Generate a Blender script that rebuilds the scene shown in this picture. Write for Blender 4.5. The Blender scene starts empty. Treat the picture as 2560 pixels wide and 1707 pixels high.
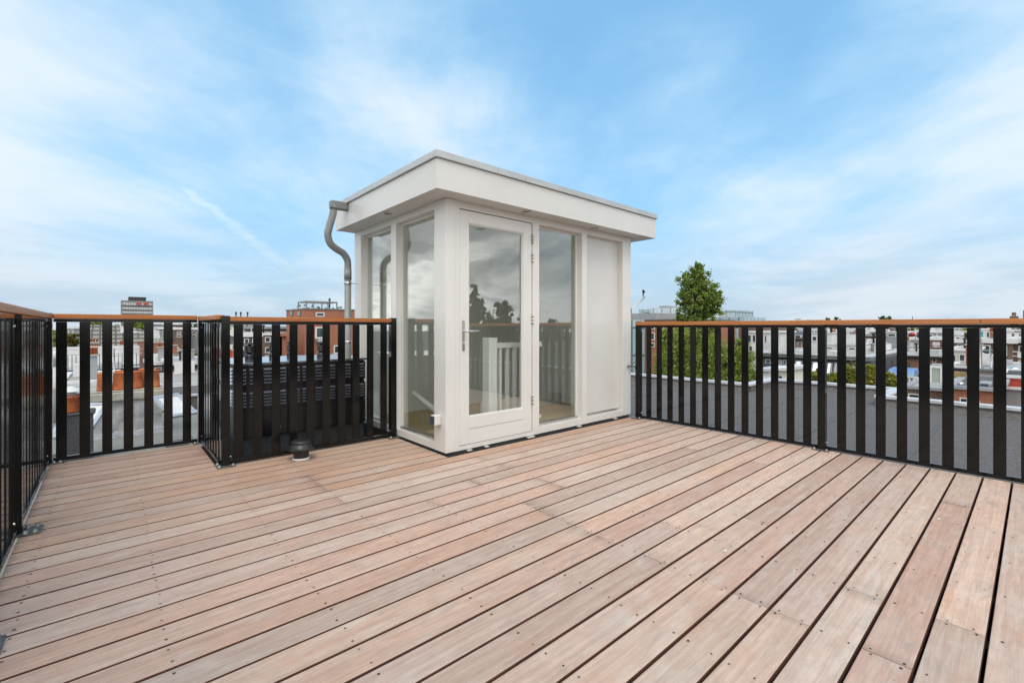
import bpy, math, random
import numpy as np
from mathutils import Vector, Matrix
random.seed(7)
SC = bpy.context.scene
COL = SC.collection
# ------------------------------------------------------------------ camera
FPX, CX, HV, EYE = 1148.0, 1280.0, 817.0, 1.12        # focal (px of 2560), centre column, horizon row, eye height
YAW = math.atan2(1312.0, 1148.0)
Fx, Fy = math.cos(YAW), math.sin(YAW)
Rx, Ry = math.sin(YAW), -math.cos(YAW)
cam = bpy.data.cameras.new('camera'); camo = bpy.data.objects.new('camera', cam); COL.objects.link(camo)
camo.location = (0, 0, EYE)
camo.rotation_euler = (math.radians(90), 0, YAW - math.radians(90))
cam.sensor_width = 36.0; cam.lens = 36.0 * FPX / 2560.0
cam.shift_y = -(853.5 - HV) / 2560.0
cam.clip_start = 0.05; cam.clip_end = 3000
SC.camera = camo
# ------------------------------------------------------------------ colour management
SC.view_settings.view_transform = 'Standard'; SC.view_settings.look = 'None'
SC.view_settings.gamma = 1.0; SC.view_settings.exposure = 0.22; SC.view_settings.use_curve_mapping = False
# ------------------------------------------------------------------ sun
SUN_EL, SUN_AZ = math.radians(58), math.radians(238)     # azimuth of the place the light comes from, from +X towards +Y
sd = Vector((math.cos(SUN_EL) * math.cos(SUN_AZ), math.cos(SUN_EL) * math.sin(SUN_AZ), math.sin(SUN_EL)))
sl = bpy.data.lights.new('sun', 'SUN'); sl.energy = 1.35; sl.angle = math.radians(35); sl.color = (1.0, 0.955, 0.89)
so = bpy.data.objects.new('sun', sl); COL.objects.link(so)
so.rotation_euler = sd.to_track_quat('Z', 'Y').to_euler()
# ------------------------------------------------------------------ world sky with thin clouds
class NT:
    def __init__(s, tree): s.t = tree; tree.nodes.clear()
    def n(s, kind, **kw):
        nd = s.t.nodes.new(kind)
        for k, v in kw.items(): setattr(nd, k, v)
        return nd
    def l(s, a, b): s.t.links.new(a, b)
    def setin(s, nd, i, v):
        if v is None: return
        if hasattr(v, 'is_output'): s.l(v, nd.inputs[i])
        else: nd.inputs[i].default_value = v
    def math(s, op, a, b=None, c=None, clamp=False):
        nd = s.n('ShaderNodeMath', operation=op, use_clamp=clamp)
        for i, v in enumerate((a, b, c)): s.setin(nd, i, v)
        return nd.outputs[0]
    def vmath(s, op, a, b=None, scale=None):
        nd = s.n('ShaderNodeVectorMath', operation=op)
        s.setin(nd, 0, a); s.setin(nd, 1, b)
        if scale is not None: s.setin(nd, 3, scale)
        return nd.outputs[1] if op in ('DOT_PRODUCT', 'LENGTH') else nd.outputs[0]
    def comb(s, x, y, z):
        nd = s.n('ShaderNodeCombineXYZ')
        for i, v in enumerate((x, y, z)): s.setin(nd, i, v)
        return nd.outputs[0]
    def sep(s, v):
        nd = s.n('ShaderNodeSeparateXYZ'); s.l(v, nd.inputs[0]); return nd.outputs
    def noise(s, vec, scale, detail=4, rough=0.55, dist=0.0):
        nd = s.n('ShaderNodeTexNoise'); s.l(vec, nd.inputs['Vector'])
        nd.inputs['Scale'].default_value = scale; nd.inputs['Detail'].default_value = detail
        nd.inputs['Roughness'].default_value = rough; nd.inputs['Distortion'].default_value = dist
        return nd.outputs[0]
    def mix(s, fac, a, b, blend='MIX'):
        nd = s.n('ShaderNodeMix', data_type='RGBA', blend_type=blend)
        s.setin(nd, 0, fac); s.setin(nd, 6, a); s.setin(nd, 7, b)
        return nd.outputs[2]
    def ramp(s, fac, stops, interp='LINEAR'):
        nd = s.n('ShaderNodeValToRGB'); cr = nd.color_ramp; cr.interpolation = interp
        while len(cr.elements) < len(stops): cr.elements.new(0.5)
        for e, (p, c) in zip(cr.elements, stops):
            e.position = p; e.color = c if len(c) == 4 else (*c, 1)
        s.l(fac, nd.inputs[0]); return nd.outputs[0]
    def smooth(s, v, a, b, c=0.0, d=1.0):
        nd = s.n('ShaderNodeMapRange', interpolation_type='SMOOTHSTEP')
        s.setin(nd, 0, v)
        for i, q in enumerate((a, b, c, d)): nd.inputs[1 + i].default_value = q
        return nd.outputs[0]
w = bpy.data.worlds.new('World'); SC.world = w; w.use_nodes = True
N = NT(w.node_tree)
gen = N.n('ShaderNodeTexCoord').outputs['Generated']
nrm = N.vmath('NORMALIZE', gen)
X, Y, Z = N.sep(nrm)
lat = N.math('ADD', N.math('MULTIPLY', X, Rx), N.math('MULTIPLY', Y, Ry))     # to the right of the terrace's long view
fwd = N.math('ADD', N.math('MULTIPLY', X, Fx), N.math('MULTIPLY', Y, Fy))
zc = N.math('MAXIMUM', Z, 0.0)
den = N.math('ADD', zc, 0.10)
px = N.math('DIVIDE', lat, den); py = N.math('DIVIDE', fwd, den)
sky = N.n('ShaderNodeTexSky', sky_type='NISHITA', sun_disc=False)
sky.sun_elevation = SUN_EL; sky.sun_rotation = math.radians(90) - SUN_AZ
sky.altitude = 0; sky.air_density = 1.0; sky.dust_density = 0.6; sky.ozone_density = 2.5
blue = N.mix(.62, N.vmath('MULTIPLY', sky.outputs[0], (1.35, 1.75, 1.75)), (1.65, 4.45, 7.9, 1))
# wisps drawn out along the view, in a layer overhead
warp = N.noise(N.comb(px, py, 0.0), 0.45, 3, 0.5)
wx = N.math('ADD', px, N.math('MULTIPLY', N.math('SUBTRACT', warp, 0.5), 0.9))
streak = N.noise(N.comb(N.math('MULTIPLY', wx, 1.5), N.math('MULTIPLY', py, 0.42), 3.1), 1.0, 7, 0.55, 0.10)
fine = N.noise(N.comb(N.math('MULTIPLY', wx, 4.6), N.math('MULTIPLY', py, 1.0), 9.0), 1.4, 7, 0.62, 0.15)
big = N.noise(N.comb(px, N.math('MULTIPLY', py, 0.6), 5.5), 0.50, 3, 0.5, 0.2)
sphn = N.noise(N.vmath('MULTIPLY', nrm, (1.0, 1.0, 2.4)), 3.2, 7, 0.58, 0.25)
d0 = N.math('ADD', N.math('MULTIPLY', streak, 0.46), N.math('MULTIPLY', fine, 0.17))
d0 = N.math('ADD', d0, N.math('MULTIPLY', big, 0.50))
d0 = N.math('ADD', d0, N.math('MULTIPLY', sphn, 0.72))
def lobe(u, v, wdt, amp):                                    # a bank of cloud (or a clear patch) in one quarter of the sky
    a, b = (u - CX) / FPX, (HV - v) / FPX
    vv = Vector((Fx + a * Rx, Fy + a * Ry, b)).normalized()
    dt = N.vmath('DOT_PRODUCT', nrm, tuple(vv))
    return N.math('MULTIPLY', N.smooth(dt, math.cos(wdt), 1.0), amp)
for u, v, wd, am in ((60, 330, .40, .26), (-300, 250, .6, .12), (1750, -60, .42, -.22), (2080, 130, .20, -.08), (2330, 430, .20, -.10), (900, 330, .34, .02),
                     (1200, -40, .24, -.12), (420, 570, .24, -.26), (1900, 660, .34, .16), (2500, 60, .26, .12), (2560, 380, .16, .10), (500, 20, .22, -.12), (1660, 260, .24, .08), (2400, 640, .3, .12), (620, 250, .2, -.04), (1400, 60, .22, -.04), (1120, 260, .3, .07)):
    d0 = N.math('ADD', d0, lobe(u, v, wd, am))
cover = N.smooth(d0, 0.58, 1.30, 0.14, 0.86)
cd = N.math('ADD', N.math('ADD', px, N.math('MULTIPLY', py, 0.20)), 1.20)      # one old vapour trail
cd = N.math('DIVIDE', cd, N.math('ADD', N.math('MULTIPLY', py, 0.30), 0.30))
cdn = N.math('ADD', cd, N.math('MULTIPLY', N.math('SUBTRACT', N.noise(N.comb(px, py, 4.0), 7.0, 5, .6), 0.5), 0.16))
trail = N.math('MULTIPLY', N.smooth(N.math('ABSOLUTE', cdn), 0.10, 0.0), N.math('MULTIPLY', N.smooth(py, 2.15, 2.4), N.smooth(py, 8.0, 3.6)))
cover = N.math('MAXIMUM', cover, N.math('MULTIPLY', trail, 0.88))
# brighter, thicker heaps of cloud on the other half of the sky (behind the camera), where the sun stands
back = N.smooth(fwd, 0.28, -0.35)
leftside = N.smooth(lat, -0.80, -0.95)
back = N.math('MAXIMUM', back, leftside)
heap = N.noise(N.vmath('MULTIPLY', nrm, (2.2, 2.2, 5.2)), 1.5, 9, 0.60, 0.5)
heapc = N.ramp(heap, [(0.34, (4.2, 4.4, 4.7)), (0.44, (7.0, 7.2, 7.5)), (0.50, (13.0, 13.0, 12.8)), (0.57, (21.5, 21.2, 20.6)), (0.66, (9.0, 9.3, 9.8))])
wisp = N.mix(N.smooth(d0, 0.8, 1.3), (5.0, 7.2, 8.6, 1), (7.3, 8.0, 8.8, 1))
front = N.mix(cover, blue, wisp)
# pale milky band above the horizon with soft grey-blue banks
bank = N.smooth(N.noise(N.vmath('MULTIPLY', nrm, (1.3, 1.3, 7.0)), 2.4, 5, 0.6, 0.3), 0.40, 0.62)
bankc = N.mix(bank, (4.2, 5.3, 6.3, 1), (6.0, 6.6, 7.2, 1))
front = N.mix(N.smooth(zc, 0.26, 0.0, 0.0, 0.85), front, bankc)
allsky = N.mix(N.math('MULTIPLY', back, 0.93), front, heapc)
bg = N.n('ShaderNodeBackground'); N.l(allsky, bg.inputs[0]); bg.inputs[1].default_value = 0.105
out = N.n('ShaderNodeOutputWorld'); N.l(bg.outputs[0], out.inputs[0])
SC.cycles.max_bounces = 8; SC.cycles.transparent_max_bounces = 16
SC.cycles.sample_clamp_indirect = 6.0
# ------------------------------------------------------------------ geometry of the view, for placing what is far away
def ray(u):
    k = (u - CX) / FPX
    return Fx + k * Rx, Fy + k * Ry
def onX(u, x): r = ray(u); t = x / r[0]; return t * r[1], t          # y, depth
def onY(u, y): r = ray(u); t = y / r[1]; return t * r[0], t          # x, depth
def zat(v, t): return EYE - (v - HV) * t / FPX
def at(u, t): r = ray(u); return r[0] * t, r[1] * t
# ------------------------------------------------------------------ mesh builder
ROOTLOC = {}
class MB:
    def __init__(s): s.v = []; s.f = []; s.m = []; s.sm = []
    def face(s, pts, m=0, smooth=False):
        b = len(s.v); s.v += [tuple(p) for p in pts]; s.f.append(tuple(range(b, b + len(pts)))); s.m.append(m); s.sm.append(smooth)
    def box(s, x0, x1, y0, y1, z0, z1, m=0, bev=0.0):
        x0, x1 = min(x0, x1), max(x0, x1); y0, y1 = min(y0, y1), max(y0, y1); z0, z1 = min(z0, z1), max(z0, z1)
        if bev <= 0:
            b = len(s.v)
            s.v += [(x0, y0, z0), (x1, y0, z0), (x1, y1, z0), (x0, y1, z0), (x0, y0, z1), (x1, y0, z1), (x1, y1, z1), (x0, y1, z1)]
            for q in ((0, 3, 2, 1), (4, 5, 6, 7), (0, 1, 5, 4), (1, 2, 6, 5), (2, 3, 7, 6), (3, 0, 4, 7)):
                s.f.append(tuple(b + i for i in q)); s.m.append(m); s.sm.append(False)
            return
        e = min(bev, (x1 - x0) * .45, (y1 - y0) * .45, (z1 - z0) * .45); b = len(s.v)
        P = {}
        for ix, (xa, xi) in enumerate(((x0, x0 + e), (x1, x1 - e))):
            for iy, (ya, yi) in enumerate(((y0, y0 + e), (y1, y1 - e))):
                for iz, (za, zi) in enumerate(((z0, z0 + e), (z1, z1 - e))):
                    for ax, p in (('x', (xa, yi, zi)), ('y', (xi, ya, zi)), ('z', (xi, yi, za))):
                        P[(ix, iy, iz, ax)] = len(s.v); s.v.append(p)
        def q(*k): s.f.append(tuple(P[i] for i in k)); s.m.append(m); s.sm.append(False)
        for i in (0, 1):
            o = ((0, 0), (0, 1), (1, 1), (1, 0)) if i == 0 else ((0, 0), (1, 0), (1, 1), (0, 1))
            q(*[(i, a, c, 'x') for a, c in o])
            q(*[(a, i, c, 'y') for a, c in (o[::-1])])
            q(*[(a, c, i, 'z') for a, c in o])
        def e4(k, n, flip): q(*(k if not flip else k[::-1]))
        for a in (0, 1):
            for c in (0, 1):
                e4([(0, a, c, 'y'), (1, a, c, 'y'), (1, a, c, 'z'), (0, a, c, 'z')], 0, (a == c))
                e4([(a, 0, c, 'x'), (a, 1, c, 'x'), (a, 1, c, 'z'), (a, 0, c, 'z')], 0, (a != c))
                e4([(a, c, 0, 'x'), (a, c, 1, 'x'), (a, c, 1, 'y'), (a, c, 0, 'y')], 0, (a == c))
                for d in (0, 1):
                    t = [(a, c, d, 'x'), (a, c, d, 'y'), (a, c, d, 'z')]
                    q(*(t if (a + c + d) % 2 == 1 else t[::-1]))
    def prism(s, pts, z0, z1, m=0):
        n = len(pts)
        s.face([(p[0], p[1], z1) for p in pts], m); s.face([(p[0], p[1], z0) for p in reversed(pts)], m)
        for i in range(n):
            a, b = pts[i], pts[(i + 1) % n]
            s.face([(a[0], a[1], z0), (b[0], b[1], z0), (b[0], b[1], z1), (a[0], a[1], z1)], m)
    def extrude(s, poly, axis, a, b, m=0):
        # poly: 2-D outline in the plane across `axis`, swept from a to b
        def P(p, c): return (c, p[0], p[1]) if axis == 'x' else (p[0], c, p[1])
        n = len(poly)
        s.face([P(p, a) for p in poly], m); s.face([P(p, b) for p in reversed(poly)], m)
        for i in range(n):
            p, q = poly[i], poly[(i + 1) % n]
            s.face([P(p, a), P(p, b), P(q, b), P(q, a)], m)
    def lathe(s, x, y, prof, n=20, m=0, smooth=True, caps=True):
        b = len(s.v)
        for r, z in prof:
            for i in range(n):
                a = 2 * math.pi * i / n; s.v.append((x + r * math.cos(a), y + r * math.sin(a), z))
        for j in range(len(prof) - 1):
            for i in range(n):
                i2 = (i + 1) % n
                s.f.append((b + j * n + i, b + j * n + i2, b + (j + 1) * n + i2, b + (j + 1) * n + i)); s.m.append(m); s.sm.append(smooth)
        if caps:
            s.f.append(tuple(b + i for i in reversed(range(n)))); s.m.append(m); s.sm.append(False)
            e = b + (len(prof) - 1) * n
            s.f.append(tuple(e + i for i in range(n))); s.m.append(m); s.sm.append(False)
    def tube(s, pts, r, n=10, m=0, smooth=True):
        pts = [Vector(p) for p in pts]; rs = r if isinstance(r, (list, tuple)) else [r] * len(pts)
        b = len(s.v); up = Vector((0, 0, 1)); prev = None
        for i, p in enumerate(pts):
            d = (pts[min(i + 1, len(pts) - 1)] - pts[max(i - 1, 0)]).normalized()
            if prev is None:
                a = d.cross(up if abs(d.z) < .95 else Vector((1, 0, 0))).normalized()
            else: a = (prev - d * prev.dot(d)).normalized()
            prev = a; c = d.cross(a)
            for k in range(n):
                t = 2 * math.pi * k / n; s.v.append(tuple(p + (a * math.cos(t) + c * math.sin(t)) * rs[i]))
        for j in range(len(pts) - 1):
            for k in range(n):
                k2 = (k + 1) % n
                s.f.append((b + j * n + k, b + (j + 1) * n + k, b + (j + 1) * n + k2, b + j * n + k2)[::-1]); s.m.append(m); s.sm.append(smooth)
        s.f.append(tuple(b + k for k in range(n))); s.m.append(m); s.sm.append(False)
        e = b + (len(pts) - 1) * n
        s.f.append(tuple(e + k for k in reversed(range(n)))); s.m.append(m); s.sm.append(False)
    def build(s, name, mats, parent=None, loc=None):
        me = bpy.data.meshes.new(name)
        if parent is not None: off = ROOTLOC[parent.name]
        else: off = Vector(loc) if loc is not None else Vector((0, 0, 0))
        me.from_pydata([(a - off[0], b - off[1], c - off[2]) for a, b, c in s.v], [], s.f)
        for m in (mats if isinstance(mats, (list, tuple)) else [mats]): me.materials.append(m)
        me.polygons.foreach_set('material_index', s.m); me.polygons.foreach_set('use_smooth', s.sm)
        me.update()
        o = bpy.data.objects.new(name, me); COL.objects.link(o)
        if parent is not None: o.parent = parent
        else: o.location = off
        ROOTLOC[o.name] = off
        return o
def thing(name, label, cat, loc, group=None):
    o = bpy.data.objects.new(name, None); COL.objects.link(o); o.location = loc; o.empty_display_size = 0.2
    ROOTLOC[o.name] = Vector(loc); o['label'] = label; o['category'] = cat
    if group: o['group'] = group
    return o
def tag(o, label, cat, group=None):
    o['label'] = label; o['category'] = cat
    if group: o['group'] = group
    return o
def struct(o): o['kind'] = 'structure'; return o
def Bx(*a, **k): m = MB(); m.box(*a, **k); return m
# ------------------------------------------------------------------ materials
def mat(name, c1, c2=None, scale=4.0, rough=0.6, metal=0.0, bump=0.0, bscale=None, stretch=(1, 1, 1), spec=0.5, detail=5, lo=.35, hi=.65, c3=None, c3s=None):
    m = bpy.data.materials.new(name); m.use_nodes = True; n = NT(m.node_tree)
    p = n.n('ShaderNodeBsdfPrincipled'); o = n.n('ShaderNodeOutputMaterial'); n.l(p.outputs[0], o.inputs[0])
    tc = n.n('ShaderNodeTexCoord').outputs['Object']; vec = n.vmath('MULTIPLY', tc, stretch)
    nz = n.noise(vec, scale, detail, 0.6)
    c2 = c2 or tuple(c * .82 for c in c1)
    col = n.ramp(nz, [(lo, c2), (hi, c1)])
    if c3:
        nz3 = n.noise(vec, c3s or scale * .23, 5, 0.62)
        col = n.mix(n.smooth(nz3, .52, .68), col, (*c3, 1))
    n.l(col, p.inputs['Base Color'])
    p.inputs['Roughness'].default_value = rough; p.inputs['Metallic'].default_value = metal
    p.inputs['Specular IOR Level'].default_value = spec
    if bump:
        bn = n.n('ShaderNodeBump'); bn.inputs['Strength'].default_value = 1.0; bn.inputs['Distance'].default_value = bump
        n.l(n.noise(vec, bscale or scale * 3, 4, .6), bn.inputs['Height']); n.l(bn.outputs[0], p.inputs['Normal'])
    return m
def brick(name, c1, c2, mortar, bw=.21, bh=.065, rough=.85, offset=.5, msize=.012, slope=False):
    m = bpy.data.materials.new(name); m.use_nodes = True; n = NT(m.node_tree)
    p = n.n('ShaderNodeBsdfPrincipled'); o = n.n('ShaderNodeOutputMaterial'); n.l(p.outputs[0], o.inputs[0])
    x, y, z = n.sep(n.n('ShaderNodeTexCoord').outputs['Object'])
    b = n.n('ShaderNodeTexBrick'); b.offset = offset; n.l(n.comb(x if slope else n.math('ADD', x, y), z, 0), b.inputs['Vector'])
    b.inputs['Color1'].default_value = (*c1, 1); b.inputs['Color2'].default_value = (*c2, 1); b.inputs['Mortar'].default_value = (*mortar, 1)
    b.inputs['Scale'].default_value = 1.0; b.inputs['Mortar Size'].default_value = msize; b.inputs['Brick Width'].default_value = bw; b.inputs['Row Height'].default_value = bh
    nz = n.noise(n.comb(n.math('ADD', x, y), z, 0), .9, 5, .6)
    n.l(n.mix(n.smooth(nz, .3, .7, 0, .35), b.outputs[0], (c2[0] * .6, c2[1] * .6, c2[2] * .6, 1)), p.inputs['Base Color'])
    p.inputs['Roughness'].default_value = rough
    return m
def glassmat(name, tint, refl_ior, rough=0.0, mult=1.0):
    m = bpy.data.materials.new(name); m.use_nodes = True; n = NT(m.node_tree)
    o = n.n('ShaderNodeOutputMaterial'); tr = n.n('ShaderNodeBsdfTransparent'); tr.inputs[0].default_value = (*tint, 1)
    g = n.n('ShaderNodeBsdfGlossy'); g.inputs['Roughness'].default_value = rough; g.inputs[0].default_value = (.96, .98, .97, 1)
    lw = n.n('ShaderNodeLayerWeight'); lw.inputs[0].default_value = .5
    f5 = n.math('POWER', lw.outputs['Facing'], 4.0)
    fr = n.math('ADD', n.math('MULTIPLY', f5, 1 - refl_ior), refl_ior)
    bn = n.n('ShaderNodeBump'); bn.inputs['Distance'].default_value = 0.0012
    n.l(n.noise(n.n('ShaderNodeTexCoord').outputs['Object'], 1.3, 2, .5), bn.inputs['Height']); n.l(bn.outputs[0], g.inputs['Normal'])
    mx = n.n('ShaderNodeMixShader'); n.l(n.math('MULTIPLY', fr, mult, clamp=True), mx.inputs[0])
    n.l(tr.outputs[0], mx.inputs[1]); n.l(g.outputs[0], mx.inputs[2]); n.l(mx.outputs[0], o.inputs[0])
    return m
def attrmat(name, kind, rough=.6):
    m = bpy.data.materials.new(name); m.use_nodes = True; n = NT(m.node_tree)
    o = n.n('ShaderNodeOutputMaterial'); p = n.n('ShaderNodeBsdfPrincipled')
    a = n.n('ShaderNodeAttribute', attribute_name='tint').outputs[0]
    if kind == 'leaf':
        p.inputs['Roughness'].default_value = .5; n.l(a, p.inputs['Base Color'])
        t = n.n('ShaderNodeBsdfTranslucent'); n.l(n.mix(1.0, a, (1.2, 1.25, .55, 1), 'MULTIPLY'), t.inputs[0])
        mx = n.n('ShaderNodeMixShader'); mx.inputs[0].default_value = .45
        n.l(p.outputs[0], mx.inputs[1]); n.l(t.outputs[0], mx.inputs[2]); n.l(mx.outputs[0], o.inputs[0])
        return m
    # weathered hardwood board: grain runs along X; `tint` carries the board's own colour, its alpha a random number
    an = n.n('ShaderNodeAttribute', attribute_name='tint'); rnd = an.outputs['Alpha']
    x, y, z = n.sep(n.n('ShaderNodeTexCoord').outputs['Object'])
    off = n.math('MULTIPLY', rnd, 57.0)
    gx = n.math('ADD', x, off)
    g1 = n.noise(n.comb(n.math('MULTIPLY', gx, 2.2), n.math('MULTIPLY', y, 55), off), 1.0, 6, .65, .6)
    g2 = n.noise(n.comb(n.math('MULTIPLY', gx, 8.0), n.math('MULTIPLY', y, 230), off), 1.0, 4, .7, .2)
    blot = n.noise(n.comb(n.math('MULTIPLY', gx, 2.4), n.math('MULTIPLY', y, 7.0), off), 1.6, 5, .62, .4)
    ring = n.noise(n.comb(n.math('MULTIPLY', gx, 3.0), n.math('MULTIPLY', y, 26), off), 1.0, 3, .5, 2.6)
    col = n.mix(n.smooth(g1, .32, .68, 0, .75), an.outputs[0], n.vmath('MULTIPLY', an.outputs[0], (.70, .60, .53)))
    col = n.mix(n.smooth(g2, .35, .70, 0, .30), col, n.vmath('MULTIPLY', an.outputs[0], (1.18, 1.17, 1.15)))
    col = n.mix(n.smooth(blot, .52, .74, 0, .50), col, (.57, .515, .455, 1))
    col = n.mix(n.smooth(blot, .47, .28, 0, .42), col, n.vmath('MULTIPLY', an.outputs[0], (.92, .66, .52)))
    col = n.mix(n.smooth(ring, .60, .66, 0, .22), col, n.vmath('MULTIPLY', an.outputs[0], (.68, .56, .48)))
    mott = n.noise(n.comb(n.math('MULTIPLY', gx, 9), n.math('MULTIPLY', y, 16), off), 1.5, 5, .7)
    col = n.mix(n.smooth(mott, .35, .70, 0, .30), col, (.30, .225, .185, 1))
    st = n.noise(n.comb(n.math('MULTIPLY', gx, 1.1), n.math('MULTIPLY', y, 3.5), 2.0), 2.4, 6, .68, .8)
    col = n.mix(n.smooth(st, .56, .70, 0, .42), col, (.27, .215, .175, 1))
    big = n.noise(n.comb(x, y, 0), 0.8, 4, .6, .3)
    col = n.mix(n.smooth(big, .45, .70, 0, .20), col, (.57, .52, .465, 1))
    spk = n.n('ShaderNodeTexVoronoi'); spk.inputs['Scale'].default_value = 9.0; n.l(n.comb(x, y, 0), spk.inputs['Vector'])
    col = n.mix(n.math('MULTIPLY', n.smooth(spk.outputs['Distance'], .05, .02), n.smooth(mott, .5, .6)), col, (.10, .075, .06, 1))
    n.l(col, p.inputs['Base Color']); p.inputs['Roughness'].default_value = .62; p.inputs['Specular IOR Level'].default_value = .35
    bn = n.n('ShaderNodeBump'); bn.inputs['Distance'].default_value = .0012
    n.l(n.math('ADD', n.math('MULTIPLY', g1, .6), g2), bn.inputs['Height']); n.l(bn.outputs[0], p.inputs['Normal'])
    n.l(p.outputs[0], o.inputs[0])
    return m
WHITE = mat('white_paint', (.655, .65, .62), (.61, .605, .575), 1.5, .28, bump=.0002, bscale=40)
TRIM = mat('cream_trim', (.70, .69, .655), (.66, .65, .615), 2.0, .30)
COPING = mat('zinc_coping', (.50, .52, .52), (.42, .44, .44), 3, .45, .3, stretch=(1, 1, 3))
BLACK = mat('black_powder_coat', (.0095, .0095, .0092), (.007, .007, .0068), 8, .05, spec=.26, bump=.0001, bscale=300)
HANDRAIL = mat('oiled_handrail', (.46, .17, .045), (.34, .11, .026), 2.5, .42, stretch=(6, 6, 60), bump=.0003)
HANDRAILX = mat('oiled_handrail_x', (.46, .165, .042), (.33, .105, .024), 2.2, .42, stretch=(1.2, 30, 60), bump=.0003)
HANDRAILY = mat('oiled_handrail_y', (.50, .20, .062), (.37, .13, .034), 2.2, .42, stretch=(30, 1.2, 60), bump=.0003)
STEEL = mat('stainless_steel', (.62, .61, .59), (.50, .49, .47), 20, .25, 1.0)
BOLT = mat('bolt_zinc', (.33, .33, .32), (.20, .20, .19), 60, .42, .6)
PLATE = mat('galvanised_plate', (.20, .20, .19), (.045, .045, .045), 60, .35, .25)
ZINC = mat('zinc_pipe', (.30, .315, .31), (.19, .20, .195), 7, .55, .25, stretch=(1, 1, .4), c3=(.36, .375, .37))
PIPECAP = mat('dark_zinc', (.23, .24, .235), (.18, .19, .185), 6, .5, .4)
FELT = mat('roofing_felt', (.175, .160, .155), (.075, .069, .067), 48, .92, bump=.004, bscale=110, c3=(.125, .114, .110), spec=.2, c3s=.55)
FELTD = mat('dark_felt', (.07, .072, .078), (.035, .037, .04), 60, .95, bump=.003, bscale=150)
FELTG = mat('mossy_felt', (.25, .255, .235), (.17, .175, .16), 14, .9, bump=.004, bscale=40, c3=(.17, .175, .135), c3s=.8)
KERB = mat('white_aluminium_kerb', (.60, .61, .625), (.48, .49, .51), 5, .45, .1)
BLUEKERB = mat('pale_flashing', (.50, .52, .56), (.36, .37, .40), 8, .55, .2)
INWALL = mat('interior_plaster', (.72, .73, .70), (.68, .69, .66), 2, .9)
INCEIL = mat('interior_ceiling', (.85, .85, .83), (.82, .82, .80), 2, .9)
OAK = mat('oak_floor', (.50, .38, .20), (.40, .29, .15), 5, .5, stretch=(1, 12, 1))
CONC = mat('weathered_concrete', (.40, .405, .41), (.17, .17, .175), 3.5, .9, bump=.01, bscale=12, c3=(.42, .425, .43))
CONCW = mat('concrete_cap', (.42, .40, .35), (.28, .265, .22), 5, .9, bump=.01, bscale=14, c3=(.40, .33, .14))
TERRA = mat('terracotta', (.56, .165, .05), (.27, .065, .022), 4.5, .6, bump=.004, c3=(.62, .22, .08))
CABD = mat('cabinet_black', (.009, .010, .015), (.006, .007, .010), 4, .25, .0, spec=.5)
LOUV = mat('louvre_highlight', (.20, .21, .24), (.14, .15, .17), 6, .25, .6)  # sky highlight on the black louvre blades, painted in as a lighter colour
LID = mat('cabinet_lid', (.55, .56, .60), (.45, .46, .50), 5, .12, .85)
PLASTICBK = mat('black_plastic', (.022, .022, .024), (.016, .016, .018), 9, .33)
SOCK = mat('socket_blue', (.05, .07, .10), (.04, .055, .08), 5, .4)
BRASS = mat('old_brass', (.35, .24, .12), (.16, .11, .07), 30, .4, .9)
DECKM = attrmat('weathered_deck_boards', 'deck')
UNDER = mat('deck_underside', (.028, .015, .010), (.014, .008, .006), 5, .9)
LEAF = attrmat('foliage', 'leaf')
BARK = mat('bark', (.11, .085, .06), (.05, .04, .03), 6, .95, stretch=(1, 1, .2), bump=.02)
GLASS = glassmat('double_glazing', (.95, .97, .955), .115)
BRICKR = brick('orange_brick', (.42, .125, .06), (.34, .095, .045), (.33, .20, .14))
BRICKD = brick('brown_brick', (.20, .105, .075), (.14, .075, .055), (.22, .18, .15))
BRICKM = brick('red_brick', (.33, .12, .075), (.24, .085, .055), (.30, .22, .17))
CREAM = mat('cream_render', (.68, .655, .57), (.60, .575, .49), 1.2, .85)
WREND = mat('white_render', (.72, .72, .71), (.54, .54, .53), 1.0, .85)
GREYR = mat('grey_render', (.33, .34, .355), (.27, .28, .29), 1.2, .85)
SLATE = brick('slate', (.085, .088, .10), (.06, .062, .07), (.035, .035, .04), .32, .22, .6)
TILES = brick('roof_tiles', (.31, .285, .235), (.25, .23, .19), (.07, .062, .055), .62, .42, .8, 0.0, .09, True)
ZROOF = mat('grey_roof', (.40, .395, .385), (.28, .28, .275), 2.0, .85, c3=(.40, .385, .36))
PALEROOF = mat('pale_roof', (.38, .36, .325), (.29, .275, .245), 1.5, .85)
WINP = mat('window_pane', (.05, .065, .07), (.028, .036, .04), .8, .04, .0, spec=1.0)
TEALG = brick('curtain_glass', (.30, .42, .46), (.40, .52, .55), (.10, .13, .15), 1.6, 3.0, .08, 0.0, .12)
PALEG = brick('pale_curtain_glass', (.60, .68, .71), (.50, .60, .64), (.22, .25, .27), 2.4, 4.2, .12, 0.0, .16)
SKYL = mat('skylight_glass', (.75, .78, .82), (.70, .73, .78), 2, .03, .95)
REDW = brick('red_boards', (.55, .085, .04), (.49, .07, .035), (.30, .05, .03), 1.2, .14, .6)
BLUET = mat('blue_tarp', (.07, .20, .46), (.28, .38, .52), 1.2, .5, bump=.08, bscale=3, stretch=(1, 3, 1))
WOODG = mat('grey_timber', (.30, .25, .19), (.19, .155, .12), 3, .85, stretch=(1, 1, 8))
REDP = mat('red_paint', (.50, .035, .03), (.42, .03, .025), 3, .4)
TEALP = mat('teal_paint', (.08, .32, .34), (.06, .26, .28), 3, .5)
DARKM = mat('dark_metal', (.035, .035, .038), (.025, .025, .028), 5, .4, .3)
LITEM = mat('light_metal', (.55, .56, .57), (.42, .43, .44), 5, .4, .5)
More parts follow.
